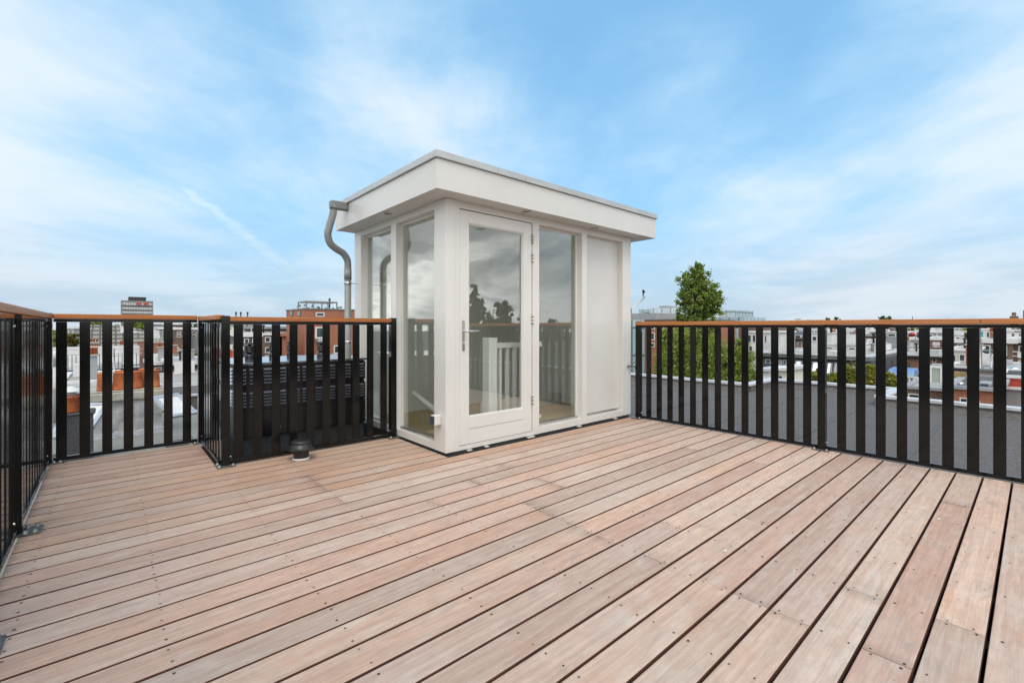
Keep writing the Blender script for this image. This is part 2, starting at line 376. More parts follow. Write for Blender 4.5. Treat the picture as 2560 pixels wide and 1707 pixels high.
BANDB = mat('tower_brown_band', (.215, .20, .195), (.17, .16, .155), 2, .8)
# ------------------------------------------------------------------ ground and roofs close by
m = MB(); m.box(-900, 1500, -900, 1500, -14.5, -14); GROUND = struct(m.build('ground', mat('ground_paving', (.11, .12, .10), (.07, .08, .06), .05, .95)))
m = MB()
m.prism([(4.97, -9), (10.62, -9), (10.62, 1.86), (12.1, 1.86), (12.1, 4.24), (10.62, 4.24), (10.62, 15.5), (2.2, 15.5), (2.2, 5.5), (4.97, 5.5)], -.55, -.30)
o = m.build('flat_roof', FELT); struct(o)
# ---- parapets
def parapet(name, label, pts, zt, zr, wd, group=None):
    """felt upstand with a metal kerb on top; pts = run of the outer edge, roof lies to the left of the run"""
    t = thing(name, label, 'parapet', (pts[0][0], pts[0][1], zr), group)
    up = MB(); kb = MB(); sm = MB()
    for (x0, y0), (x1, y1) in zip(pts[:-1], pts[1:]):
        if abs(x0 - x1) < 1e-6:
            a, b = min(y0, y1) - wd / 2, max(y0, y1) + wd / 2
            up.box(x0 - wd / 2, x0 + wd / 2, a + wd * .5, b - wd * .5, zr, zt - .055)
            up.extrude([(x0 - wd / 2 - .09, zr), (x0 - wd / 2, zr), (x0 - wd / 2, zr + .09)], 'y', a, b)
            kb.box(x0 - wd / 2 - .02, x0 + wd / 2 + .02, a - .02, b + .02, zt - .055, zt, bev=.006)
        else:
            a, b = min(x0, x1) - wd / 2, max(x0, x1) + wd / 2
            up.box(a + wd * .5, b - wd * .5, y0 - wd / 2 + .001, y0 + wd / 2 - .001, zr, zt - .056)
            kb.box(a + wd + .021, b - wd - .021, y0 - wd / 2 - .02, y0 + wd / 2 + .02, zt - .054, zt - .001, bev=.006)
    up.build('upstand', FELT, t); kb.build('kerb', KERB, t)
    return t
parapet('roof_parapet', 'white metal kerb on a low felt upstand edging the flat roof right of the deck', [(10.52, -9), (10.52, 1.86), (12.0, 1.86), (12.0, 4.18), (10.52, 4.18), (10.52, 14.0)], -.115, -.30, .14)
# seams of the felt: narrow laps lying on the roof
m = MB()
for y in (-1.2, -.15, .9, 2.0, 3.1, 4.2, 5.3, 6.4, 7.5): m.box(5.0, 10.35, y, y + .035, -.2995, -.294)
m.build('felt_laps', mat('felt_seam', (.12, .116, .116), (.075, .072, .072), 40, .9)); o = bpy.data.objects['felt_laps']; o.name = 'roof_felt_seams'; struct(o)
# felt ground strip around the deck and under the cabinet
m = MB(); m.box(-.62, 4.968, -2.6, 5.52, -.44, -.30); m.box(.72, 2.18, 4.40, 7.2, -.299, -.16); struct(m.build('roof_under_deck', FELTG))
# own building below
m = MB(); m.box(-.60, 12.0, -8.8, 1.8, -13.99, -.56); m.box(-.60, 10.5, 1.8, 5.5, -13.99, -.56); m.box(2.3, 10.5, 5.5, 15.4, -13.99, -.56)
tag(m.build('terrace_house', BRICKM, loc=(0, 0, -14)), 'brick house body carrying the roof terrace and its flat felt roof', 'building')
# neighbour's lower roof at the back left
m = MB(); m.box(-9, 2.2, 5.53, 17.6, -1.62, -1.5); struct(m.build('lower_roof', FELTG))
m = MB(); m.box(-8.9, 2.1, 5.6, 17.5, -13.99, -1.63); tag(m.build('neighbour_house', BRICKD, loc=(-3, 9, -14)), 'brown brick house body under the lower mossy felt roof', 'building')
# ------------------------------------------------------------------ deck
PITCH, PH, GAP = .1463, 1.726, .0100
JO = [4.85, 4.436, 4.02, 3.62, 3.21, 2.80, 2.39, 1.975, 1.55, 1.125, .655, .152, -.27]
def deck():
    V = []; Fc = []; MI = []; TI = []
    known = {1.50: 1.975, 1.21: 1.975, .91: 1.975, .70: 2.39, .59: 1.975, .47: 2.39, .33: 1.975, .19: 2.39, 3.12: 2.39, 2.84: 2.39, 2.55: 1.55}
    pal = [(.38, .272, .218), (.405, .288, .228), (.37, .272, .226), (.41, .305, .245), (.395, .270, .212), (.41, .282, .215), (.36, .27, .225), (.40, .298, .242), (.42, .305, .24), (.385, .258, .204), (.38, .256, .20), (.36, .265, .218), (.415, .305, .242)]
    warm = [(.42, .235, .135), (.37, .21, .13), (.45, .25, .13), (.34, .205, .14), (.38, .24, .165)]
    def board(x0, x1, y0, y1, tint):
        b = len(V); e = .0040; z1 = random.uniform(-.0012, .0006); z0 = -.028
        prof = [(y0, z0), (y1, z0), (y1, z1 - e), (y1 - e * .35, z1 - e * .3), (y1 - e, z1), (y0 + e, z1), (y0 + e * .35, z1 - e * .3), (y0, z1 - e)]
        n = len(prof)
        L_ = random.uniform(.05, .16); fa, fb = (random.choice([1, 1, .9, .78, .7]) for _ in range(2)); stops = [(x0, fa), (x0 + L_, 1), (x1 - L_ * .8, 1), (x1, fb)]
        if x1 > 4.8: stops = [(x0, fa), (x0 + L_, 1), (x1 - .16, 1), (x1 - .05, random.uniform(.78, 1)), (x1 - .034, 1.0), (x1 - .026, 1.28), (x1, 1.28)]
        for x, f in stops:
            for p in prof: V.append((x, p[0], p[1])); TI.append((*[q * f for q in tint], tint_r))
        ns = len(stops)
        for k in range(ns - 1):
            for i in range(n):
                j = (i + 1) % n; o_ = b + k * n; Fc.append((o_ + i, o_ + n + i, o_ + n + j, o_ + j)[::-1]); MI.append(3 if i in (0, 1, 2, 6, 7) else 0)
        Fc.append(tuple(b + i for i in range(n))); MI.append(0); Fc.append(tuple(b + (ns - 1) * n + i for i in range(n))[::-1]); MI.append(0)
    def screw(x, y):
        r = random.uniform(.0033, .0050); b = len(V); n = 8
        for k in range(n):
            a = 2 * math.pi * k / n; V.append((x + r * math.cos(a) * 1.15, y + r * math.sin(a), .0012)); TI.append((.1, .1, .1, 0))
        Fc.append(tuple(b + k for k in range(n))); MI.append(1 if random.random() < .72 else 2)
    k0 = int((-2.4 - PH) / PITCH); k1 = int((5.33 - PH) / PITCH) + 1
    for k in range(k0, k1):
        ya, yb = PH + k * PITCH + GAP / 2, PH + (k + 1) * PITCH - GAP / 2; yc = (ya + yb) / 2
        yb = min(yb, 5.32)
        xe = 4.885 if yc < 3.36 else (2.185 if yc < 4.30 else .64)
        xs = -.37
        cuts = []
        for ky, kx in known.items():
            if abs(ky - yc) < .05: cuts.append(kx)
        if not cuts and xe > 3 and random.random() < .9: cuts.append(random.choice([1.975, 2.39, 1.975, 2.39, 2.80]) if yc < 2.6 else random.choice([2.39, 1.975, 1.125]))
        if xe > 3 and random.random() < .12: cuts.append(4.02)
        if xe < 3 and xe > 1 and random.random() < .35: cuts.append(random.choice([1.125, 1.55]))
        xsq = [xs] + sorted(cuts) + [xe]
        for a, b in zip(xsq[:-1], xsq[1:]):
            c = random.choice(pal); j = random.uniform(.90, 1.08); gq = random.choice([0, 0, .1, .15, .3]); lm = sum(c) / 3; c = tuple(q * (1 - gq) + lm * gq * h_ for q, h_ in zip(c, (1.08, 1.0, .90))); c = tuple(q * j * g for q, g in zip(c, (1.54, 1.51, 1.48)))
            near = (yc > 3.15 and b > 1.0) or (yc > 4.15)
            if near:
                wv = random.choice(warm); f = random.uniform(.25, .6); c = tuple(c[i] * (1 - f) + wv[i] * f for i in range(3))
            global tint_r
            tint_r = random.random()
            board(a + .0015, b - .0015, ya, yb, c)
            for jx in JO:
                if a - .01 < jx < b + .01:
                    off = 0.0
                    if abs(jx - a) < .02: off = .017
                    if abs(jx - b) < .02 and b < 4.8: off = -.017
                    for yy in (ya + .028, yb - .028):
                        if random.random() < .97: screw(jx + off + random.uniform(-.006, .006), yy + random.uniform(-.006, .006))
                        if abs(jx - b) < .02 and b < 4.8: pass
    me = bpy.data.meshes.new('deck'); me.from_pydata(V, [], Fc)
    for mm in (DECKM, mat('screw_hole', (.06, .04, .03), (.03, .02, .015), 9, .8), mat('screw_head', (.16, .13, .11), (.11, .09, .075), 30, .6), mat('unweathered_board_side', (.13, .052, .030), (.07, .030, .018), 6, .85)): me.materials.append(mm)
    me.polygons.foreach_set('material_index', MI)
    at_ = me.attributes.new('tint', 'FLOAT_COLOR', 'POINT'); at_.data.foreach_set('color', np.array(TI, dtype=np.float32).ravel())
    me.update(); o = bpy.data.objects.new('deck', me); COL.objects.link(o); struct(o)
deck()
m = MB()
for jx in JO: m.box(jx - .03, jx + .03, -2.4, 3.3 if jx > 2.2 else (4.28 if jx > .7 else 5.3), -.10, -.03)
m.box(-.39, 4.87, -2.4, 3.34, -.299, -.12); m.box(-.39, 2.16, 3.345, 4.28, -.299, -.12); m.box(-.39, .62, 4.285, 5.3, -.299, -.12)
o = m.build('deck_joists', UNDER); struct(o)
m = MB(); m.box(4.888, 4.965, -2.4, 3.33, -.29, -.012); struct(m.build('deck_edge_strip', FELT))
m = MB(); m.box(.70, 2.17, 4.345, 4.39, -.16, -.01); m.box(-.42, .62, 5.335, 5.50, -.30, -.06); struct(m.build('deck_back_kerb', FELTG))
# ------------------------------------------------------------------ railings
def railing(label, axis, c, a0, a1, wood, slats, posts, wside=1, open_ends=(True, True), splits=(), z0=.012, sw=.067, group='black railings round the terrace'):
    """axis: direction the railing runs ('x' or 'y'); c: its other coordinate; wood: (underside, top) of the handrail; wside: side of the deck"""
    P = (lambda a, b: (a, b)) if axis == 'x' else (lambda a, b: (b, a))
    x, y = P((a0 + a1) / 2, c)
    t = thing('terrace_railing', label, 'railing', (x, y, 0), group)
    def bxx(mb, aa, ab, ca, cb, za, zb, bev=0, mi=0):
        if axis == 'x': mb.box(aa, ab, ca, cb, za, zb, mi, bev)
        else: mb.box(ca, cb, aa, ab, za, zb, mi, bev)
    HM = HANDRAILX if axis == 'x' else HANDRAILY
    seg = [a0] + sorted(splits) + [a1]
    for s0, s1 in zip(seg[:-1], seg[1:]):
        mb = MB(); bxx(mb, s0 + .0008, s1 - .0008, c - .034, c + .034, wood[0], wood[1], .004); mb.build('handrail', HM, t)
    pc = sorted([p for p in posts])
    ends = [a0] + [p for p in pc if a0 + .05 < p < a1 - .05] + [a1]
    tb = MB(); bb = MB()
    for s0, s1 in zip(ends[:-1], ends[1:]):
        q0 = s0 + (.031 if s0 in pc else .0); q1 = s1 - (.031 if s1 in pc else .0)
        bxx(tb, q0, q1, c - .016, c + .016, wood[0] - .026, wood[0] - .001)
        bxx(bb, q0, q1, c - .016, c + .016, z0, z0 + .03, .002)
    tb.build('top_bar', BLACK, t); bb.build('bottom_bar', BLACK, t)
    for s in slats:
        sb = MB(); bxx(sb, s - sw / 2, s + sw / 2, c - .005, c + .005, z0 + .0305, wood[0] - .0265, .0015); sb.build('baluster', BLACK, t)
    for i, p in enumerate(posts):
        top = wood[1] + .006 if (abs(p - a0) < .05 or abs(p - a1) < .05) else wood[0] - .0012
        pb = MB(); bxx(pb, p - .03, p + .03, c - .03 + .0, c + .03, .009, top, .0025)
        po = pb.build('post', BLACK, t)
        qb = MB(); bxx(qb, p - .065, p + .065, c - .045, c + .105, 0.001, .0088, .001) if wside > 0 else bxx(qb, p - .065, p + .065, c - .075, c + .045, .001, .0088, .001)
        ROOTLOC[po.name] = ROOTLOC[t.name]
        qo = qb.build('base_plate', PLATE, po)
        for ds in (-.048, .048):
            for dc in ((.082, .045) if wside > 0 else (-.058, .034)):
                xx, yy = P(p + ds, c + dc); bb2 = MB()
                bb2.lathe(xx, yy, [(.015, .0089), (.015, .0115), (.011, .0117), (.011, .021), (.007, .024)], 8)
                bb2.build('bolt', BOLT, po)
        # clamp bolts joining panel and post
        for zz in (wood[0] - .062, z0 + .055):
            for sgn in (-1, 1):
                if (p + sgn * .05 < a0 - .02) or (p + sgn * .05 > a1 + .02): continue
                aa, bb_ = sorted((p + sgn * .0301, p + sgn * .044))
                cb = MB(); bxx(cb, aa, bb_, c - .008 + .0, c + .008, zz - .008, zz + .008, .003); cb.build('panel_clamp', STEEL, po)
    return t
wR, wA, wL = (1.139, 1.181), (1.166, 1.203), (1.187, 1.228)
XR = 4.895
sl1 = [3.085 - .1395 * i for i in range(13)]; sl2 = [1.143 - .1378 * i for i in range(13)]; sl3 = [-.80 - .1385 * i for i in range(11)]
railing('long black slatted railing with orange wooden handrail in front of the grey flat roof', 'y', XR, -2.35, 3.255, wR, sl1 + sl2 + sl3, [3.225, 1.291, -.66, -2.32], wside=-1, splits=(.275, -1.9))
railing('black slatted railing with wooden handrail in front of the louvred cabinet', 'x', 4.315, .728, 2.135, wA, [.792 + .1413 * i for i in range(10)], [.698, 2.162], wside=-1)
railing('short black return railing at the left side of the louvred cabinet', 'y', .668, 4.35, 5.305, (1.178, 1.217), [4.43 + .137 * i for i in range(7)], [5.335], wside=-1)
railing('black slatted railing across the back left end of the deck', 'x', 5.345, -.353, .632, wL, [-.305 + .1427 * i for i in range(7)], [], wside=-1)
railing('black slatted railing running along the left edge of the deck', 'y', -.388, -2.35, 5.37, wL, [5.22 - .138 * i for i in range(12)] + [3.50 - .138 * i for i in range(8)] + [2.28 - .138 * i for i in range(34)], [5.335, 3.63, 2.395, .8, -.8, -2.32], wside=1, splits=(3.1,))
railing('black slatted railing at the near end of the deck behind the viewer', 'x', -2.36, -.37, 4.86, (1.16, 1.2), [-.25 + .14 * i for i in range(36)], [1.2, 3.0], wside=1)
# ------------------------------------------------------------------ roof-top stair hut
HX0, HX1, HY0, HY1 = 2.194, 4.955, 3.38, 5.36
ZS, ZW = 2.243, 2.177
hut = thing('stair_hut', 'small white flat-roofed stair hut with glazed door and tall windows on the deck', 'hut', (HX0, HY0, 0))
m = MB()      # frame of posts and beams
e = .004
m.box(HX0, 2.298, HY0, 3.528, .018, ZS, bev=e)                           # corner post
m.box(2.298, 2.337, HY0 + .003, HY0 + .10, .0181, ZW)                    # door jamb
m.box(HX0 + .003, HX0 + .10, 3.528, 3.574, .0181, ZW)
m.box(2.298, 4.783, HY0 + .0025, HY0 + .10, ZW, ZS)                      # head beam, front
m.box(HX0 + .0025, HX0 + .10, 3.528, 5.175, ZW, ZS)                      # head beam, side
m.box(4.783, HX1, HY0, 3.53, .018, ZS, bev=e)                            # right post
m.box(HX0, 2.34, 5.175, HY1, .018, ZS, bev=e)                            # back left post
m.box(3.240, 3.333, HY0 + .004, HY0 + .10, .0182, ZW)                    # mullion beside the door
m.box(4.014, 4.098, HY0 + .004, HY0 + .10, .0182, ZW)
m.box(HX0 + .004, HX0 + .10, 4.313, 4.424, .0182, ZW)
m.box(2.337, 3.240, HY0 + .006, HY0 + .10, .0183, .055)                  # sills
m.box(3.333, 4.014, HY0 + .006, HY0 + .10, .0183, .086)
m.box(4.098, 4.783, HY0 + .006, HY0 + .10, .0183, .086)
m.box(HX0 + .006, HX0 + .10, 3.574, 4.313, .0183, .080)
m.box(HX0 + .006, HX0 + .10, 4.424, 5.175, .0183, .080)
m.build('frame', TRIM, hut)
m = MB(); m.box(4.098, 4.783, HY0 + .078, HY0 + .10, .0863, ZW); m.build('blank_panel', WHITE, hut)
m = MB(); m.box(4.12, 4.76, HY0 + .052, HY0 + .077, .0865, .112); m.build('panel_drip_strip', STEEL, hut)
# outer walls hidden from the deck
m = MB(); m.box(HX1 - .10, HX1 - .003, 3.531, HY1 - .1, .0185, ZS); m.box(2.341, HX1 - .003, HY1 - .10, HY1, .0185, ZS); m.build('rear_wall', WHITE, hut)
m = MB(); m.box(HX0 + .02, HX1 - .02, HY0 + .02, HY1 - .02, -.30, .0175); m.build('base_flashing', FELTD, hut)
for k, (sx, w_) in enumerate(((2.42, .05), (2.62, .04), (3.16, .09), (3.93, .06), (4.60, .05))):
    m = MB(); m.box(sx, sx + w_, HY0 - .012 - .004 * (k % 3), HY0 + .0195, .0015, .012); m.build('packing_shim', WHITE, hut)
for k, (x_, y_) in enumerate(((3.62, .37), (2.30, 1.02))):
    m = MB(); m.box(x_, x_ + .03, y_, y_ + .011, .0015, .0035); tag(m.build('paper_scrap', WHITE, loc=(x_, y_, 0)), ['tiny white scrap on the deck boards near the right railing', 'tiny white scrap in the middle of the deck boards'][k], 'scrap')
# windows
def window(x0, x1, y0, y1, z0, z1, axis):
    f = MB(); g = MB(); s = MB(); w_ = .022
    if axis == 'x':
        f.box(x0, x0 + w_, y0, y1, z0, z1); f.box(x1 - w_, x1, y0, y1, z0, z1); f.box(x0 + w_, x1 - w_, y0, y1, z1 - w_, z1)
        fo = f.build('window', TRIM, hut); ROOTLOC[fo.name] = ROOTLOC[hut.name]
        g.box(x0 + w_ - .004, x1 - w_ + .004, (y0 + y1) / 2 - .003, (y0 + y1) / 2 + .003, z0 + .02, z1 - w_ + .004); g.build('pane', GLASS, fo)
        s.box(x0 + w_, x1 - w_, y0 - .022, y1, z0, z0 + .026); s.build('drip_strip', STEEL, fo)
    else:
        f.box(x0, x1, y0, y0 + w_, z0, z1); f.box(x0, x1, y1 - w_, y1, z0, z1); f.box(x0, x1, y0 + w_, y1 - w_, z1 - w_, z1)
        fo = f.build('window', TRIM, hut); ROOTLOC[fo.name] = ROOTLOC[hut.name]
        g.box((x0 + x1) / 2 - .003, (x0 + x1) / 2 + .003, y0 + w_ - .004, y1 - w_ + .004, z0 + .02, z1 - w_ + .004); g.build('pane', GLASS, fo)
        s.box(x0 - .022, x1, y0 + w_, y1 - w_, z0, z0 + .026); s.build('drip_strip', STEEL, fo)
window(3.334, 4.013, HY0 + .076, HY0 + .098, .0865, ZW - .001, 'x')
window(HX0 + .062, HX0 + .084, 3.575, 4.312, .0805, ZW - .001, 'y')
window(HX0 + .062, HX0 + .084, 4.425, 5.174, .0805, ZW - .001, 'y')
# door
m = MB(); DY0, DY1 = HY0 + .010, HY0 + .055
gx0, gx1, gz0, gz1 = 2.446, 3.118, .303, 2.060
m.box(2.341, gx0, DY0, DY1, .060, 2.170, bev=.003); m.box(gx1, 3.234, DY0, DY1, .060, 2.170, bev=.003)
m.box(gx0 - .001, gx1 + .001, DY0 + .0004, DY1, gz1, 2.1695)
m.box(gx0 - .001, gx1 + .001, DY0 + .0004, DY1, .0605, .190); m.box(gx0 - .001, gx1 + .001, DY0 + .0004, DY1, .198, gz0); m.box(gx0 - .001, gx1 + .001, DY0 + .010, DY1 - .002, .19, .198)
door = m.build('door', TRIM, hut); ROOTLOC[door.name] = ROOTLOC[hut.name]
m = MB()
for (a, b, c, d) in ((gx0, gx0 + .012, gz0, gz1), (gx1 - .012, gx1, gz0, gz1), (gx0 + .012, gx1 - .012, gz0, gz0 + .012), (gx0 + .012, gx1 - .012, gz1 - .012, gz1)):
    m.box(a, b, DY0 + .012, DY0 + .024, c, d)
m.build('glazing_bead', TRIM, door)
m = MB(); m.box(gx0 + .002, gx1 - .002, DY0 + .0245, DY0 + .0305, gz0 + .002, gz1 - .002); m.build('pane', GLASS, door)
m = MB(); m.box(2.372, 2.398, DY0 - .010, DY0 - .0005, .905, 1.178, bev=.004)
m.tube([(2.385, DY0 - .009, 1.083), (2.385, DY0 - .045, 1.083), (2.39, DY0 - .052, 1.083), (2.40, DY0 - .055, 1.083), (2.50, DY0 - .057, 1.082), (2.515, DY0 - .050, 1.082)], .0095, 10)
m.lathe(2.385, DY0 - .011, [(.008, .965), (.008, .985)], 10)
m.build('door_handle', STEEL, door)
for z in (2.015, 1.82, 1.193, .379):
    m = MB(); 
    for i in range(3): m.lathe(3.2372, HY0 - .004, [(.0075, z - .048 + i * .033), (.0075, z - .048 + i * .033 + .031)], 10)
    m.box(3.224, 3.250, HY0 + .001, HY0 + .0035, z - .045, z + .045)
    m.build('hinge', STEEL, door)
# roof: soffit slab, fascia, coping
FX0, FX1, FY0, FY1 = 1.985, 5.222, 3.193, 5.40
m = MB(); m.box(FX0 + .012, FX1 - .012, FY0 + .012, FY1 - .012, ZS + .0005, ZS + .02); roof = m.build('soffit', WHITE, hut); ROOTLOC[roof.name] = ROOTLOC[hut.name]
m = MB()
m.box(FX0, FX1, FY0, FY0 + .012, ZS, 2.487); m.box(FX0, FX1, FY1 - .012, FY1, ZS, 2.487)
m.box(FX0, FX0 + .012, FY0 + .012, FY1 - .012, ZS, 2.487); m.box(FX1 - .012, FX1, FY0 + .012, FY1 - .012, ZS, 2.487)
m.build('fascia', WHITE, hut)
m = MB(); c_ = .02; zt0, zt1 = 2.489, 2.548
def coping(a, b, lo, hi, ax):
    if ax == 'x': m.box(a, b, lo, hi, zt0, zt1, bev=.003)
    else: m.box(lo, hi, a, b, zt0, zt1, bev=.003)
xs = [FX0 - c_, 2.62, 2.95, 4.78, FX1 + c_]
for a, b in zip(xs[:-1], xs[1:]): coping(a + .001, b - .001, FY0 - c_, FY0 + .09, 'x')
ys = [FY0 + .0905, 3.94, 5.2, FY1 + c_]
for a, b in zip(ys[:-1], ys[1:]): coping(a + .001, b - .001, FX0 - c_, FX0 + .09, 'y')
coping(FY0 + .0905, FY1 + c_, FX1 - .09, FX1 + c_, 'y'); coping(FX0 + .091, FX1 - .091, FY1 - .09, FY1 + c_, 'x')
m.build('coping', COPING, hut)
m = MB(); m.box(FX0 + .07, FX1 - .07, FY0 + .07, FY1 - .07, 2.42, 2.50); m.build('roof_deck', FELT, hut)
for x, y in ((2.07, 4.237), (3.05, 3.276), (4.14, 3.30)):
    m = MB(); m.lathe(x, y, [(.040, ZS - .0095), (.044, ZS - .008), (.044, ZS - .0005)], 24, caps=False); m.lathe(x, y, [(.0405, ZS - .0092), (.027, ZS - .004)], 24, caps=False)
    dl = m.build('downlight', STEEL, hut); ROOTLOC[dl.name] = ROOTLOC[hut.name]
    m = MB(); m.lathe(x, y, [(.027, ZS - .0045), (.027, ZS - .001)], 20); m.build('lamp_glass', PLASTICBK, dl)
m = MB(); m.lathe(2.395, 3.43, [(.045, 2.50), (.045, 2.60), (.043, 2.618), (.03, 2.632), (.01, 2.638)], 18)
tag(m.build('roof_vent_cap', PIPECAP, loc=(2.395, 3.43, 2.5)), 'little grey dome cap peeping over the hut coping', 'vent cap')
# interior
m = MB()
m.box(HX0 + .11, HX1 - .102, HY0 + .12, HY1 - .102, .02, .045); fl = m.build('inner_floor', OAK, hut)
m = MB(); m.box(HX0 + .12, HX1 - .103, HY0 + .12, HY1 - .103, 2.20, 2.24); m.build('ceiling', INCEIL, hut)
m = MB(); m.box(HX0 + .30, HX1 - .103, HY1 - .125, HY1 - .1035, .0455, 2.198); m.box(HX1 - .125, HX1 - .1035, HY0 + .17, HY1 - .1255, .0455, 2.198); m.box(4.03, HX1 - .13, HY0 + .102, HY0 + .118, .0455, 2.198); m.build('inner_wall', INWALL, hut)
m = MB(); m.box(3.42, 4.80, 4.45, 4.50, .046, .20); m.box(HX1 - .145, HX1 - .126, HY0 + .2, 4.44, .046, .17); m.build('skirting', TRIM, hut)
m = MB(); m.box(3.03, 3.11, 4.00, 4.08, 2.192, 2.1995); m.build('ceiling_lamp', PLASTICBK, hut)
BALW = mat('bright_white_gloss', (.90, .90, .88), (.87, .87, .85), 3, .3)
bal = thing('stair_balustrade', 'white painted stair balustrade seen through the glass of the hut door', 'balustrade', (2.9, 3.66, .046))
m = MB(); m.box(2.845, 2.955, 3.60, 3.71, .0465, 1.01, bev=.004); m.build('newel_post', BALW, bal)
m = MB(); m.box(2.956, 3.62, 3.63, 3.69, .90, .955, bev=.004); m.box(2.956, 3.62, 3.64, 3.68, .11, .145); m.build('rail', BALW, bal)
for i in range(6): Bx(3.02 + i * .10, 3.05 + i * .10, 3.645, 3.675, .1455, .8995).build('spindle', BALW, bal)
m = MB(); m.tube([(2.42, 4.35, .42), (2.55, 3.60, .10)], .028, 10); m.tube([(2.50, 4.40, .36), (2.63, 3.66, .06)], .028, 10)
tag(m.build('handrail_tube', WHITE, loc=(2.5, 3.7, .05)), 'pair of pale sloping tubes low behind the side window of the hut', 'stair rail')
# things fixed to the hut
sk = thing('outdoor_socket', 'small white outdoor socket box with dark flap low on the hut corner post', 'socket', (2.19, 3.49, .30))
Bx(2.128, 2.1935, 3.452, 3.525, .258, .345, bev=.006).build('housing', TRIM, sk); Bx(2.1175, 2.1275, 3.458, 3.519, .264, .34, bev=.003).build('flap', SOCK, sk)
tp = thing('garden_tap', 'small brass garden tap on the right corner post of the hut', 'tap', (4.90, 3.37, .62))
m = MB(); m.tube([(4.885, 3.379, .628), (4.885, 3.34, .628)], .010, 10); m.tube([(4.885, 3.345, .628), (4.93, 3.342, .628), (4.975, 3.34, .626), (4.998, 3.34, .61), (5.0, 3.34, .585)], .009, 10); m.lathe(4.885, 3.372, [(.02, .627), (.02, .629)], 12)
m.build('spout', BRASS, tp)
m = MB(); m.tube([(4.965, 3.34, .632), (4.965, 3.34, .672)], .005, 8); m.tube([(4.94, 3.34, .674), (4.99, 3.34, .684)], .006, 8); m.build('lever', STEEL, tp)
# downpipe
dp = thing('downpipe', 'grey zinc downpipe with swan neck at the back left corner of the hut', 'downpipe', (2.05, 5.2, -.16))
m = MB(); m.box(1.795, 1.984, 5.01, 5.09, 2.405, 2.492, bev=.01); m.lathe(1.835, 5.05, [(.043, 2.398), (.043, 2.44)], 18); m.build('outlet_box', PIPECAP, dp)
def smooth(pts, k=6):
    out = []; P = [Vector(p) for p in pts]; P = [P[0]] + P + [P[-1]]
    for i in range(1, len(P) - 2):
        for j in range(k):
            t = j / k; a, b, c, d = P[i - 1:i + 3]
            out.append(.5 * ((2 * b) + (-a + c) * t + (2 * a - 5 * b + 4 * c - d) * t * t + (-a + 3 * b - 3 * c + d) * t ** 3))
    out.append(P[-2]); return out
m = MB(); m.tube(smooth([(1.835, 5.05, 2.41), (1.825, 5.06, 2.33), (1.795, 5.08, 2.20), (1.785, 5.09, 2.12), (1.82, 5.11, 2.035), (1.90, 5.14, 1.985), (1.985, 5.17, 1.95), (2.04, 5.19, 1.88), (2.05, 5.20, 1.79), (2.05, 5.20, 1.70)]), .0385, 18)
m.build('swan_neck', ZINC, dp)
m = MB(); m.lathe(2.05, 5.20, [(.0372, -.155), (.0372, 1.70)], 20); m.lathe(2.05, 5.20, [(.0410, 1.66), (.0410, 1.78)], 20); m.build('pipe', ZINC, dp)
for z in (1.62, .95):
    m = MB(); m.lathe(2.05, 5.20, [(.0425, z - .012), (.0445, z), (.0425, z + .012)], 20); m.tube([(2.09, 5.21, z), (2.192, 5.25, z)], .004, 6); m.build('bracket', STEEL, dp)
# ------------------------------------------------------------------ louvred cabinet behind the railing
cab = thing('louvred_cabinet', 'large black louvred metal cabinet behind the slatted railing beside the hut', 'equipment cabinet', (1.4, 4.6, -.16))
CY, CX0, CX1 = 4.60, .805, 2.00
m = MB(); m.box(CX0 + .012, CX1 - .012, CY + .012, 5.45, .131, .776); m.build('casing', CABD, cab)
m = MB(); m.box(CX0 + .03, CX1 - .01, CY + .03, 5.42, -.158, .130); m.build('plinth', FELTD, cab)
m = MB(); m.box(CX0 - .012, CX1 + .035, CY - .012, 5.47, .777, .800, bev=.004); m.build('lid', LID, cab)
cols = [(CX0 + .004, 1.02), (1.024, 1.245), (1.249, 1.47), (1.474, 1.70), (1.704, CX1 - .004)]
def louvre(x0, x1, z0, z1):
    m = MB(); m.box(x0, x1, CY, CY + .011, z0, z1)
    m.box(x0 + .004, x1 - .004, CY - .006, CY - .0002, z0, z0 + .012)
    n = 5; h = (z1 - z0 - .03) / n
    for half in range(2):
        a = x0 + .018 + half * ((x1 - x0) / 2 - .004); b = a + (x1 - x0) / 2 - .032
        for i in range(n):
            z = z0 + .022 + i * h
            m.face([(a, CY - .0005, z + h * .75), (a, CY - .017, z + h * .18), (b, CY - .017, z + h * .18), (b, CY - .0005, z + h * .75)], 1)
            m.face([(a, CY - .017, z + h * .18), (a, CY - .017, z + h * .05), (b, CY - .017, z + h * .05), (b, CY - .017, z + h * .18)])
            m.face([(a, CY - .0005, z + h * .75), (a, CY - .0005, z + h * .05), (a, CY - .017, z + h * .05), (a, CY - .017, z + h * .18)])
            m.face([(b, CY - .0005, z + h * .75), (b, CY - .017, z + h * .18), (b, CY - .017, z + h * .05), (b, CY - .0005, z + h * .05)])
    m.build('louvre_panel', [CABD, LOUV], cab)
for a, b in cols:
    louvre(a, b, .585, .765); louvre(a, b, .385, .555)
    m = MB(); m.box(a, b, CY - .004, CY + .011, .135 + random.uniform(0, .03), .378, bev=.002); pn = m.build('lower_panel', CABD, cab); ROOTLOC[pn.name] = ROOTLOC[cab.name]
    m = MB()
    m.lathe((a + b) / 2 + .05, CY - .008, [(.004, .196), (.004, .204)], 8); m.build('rivet', STEEL, pn)
m = MB()
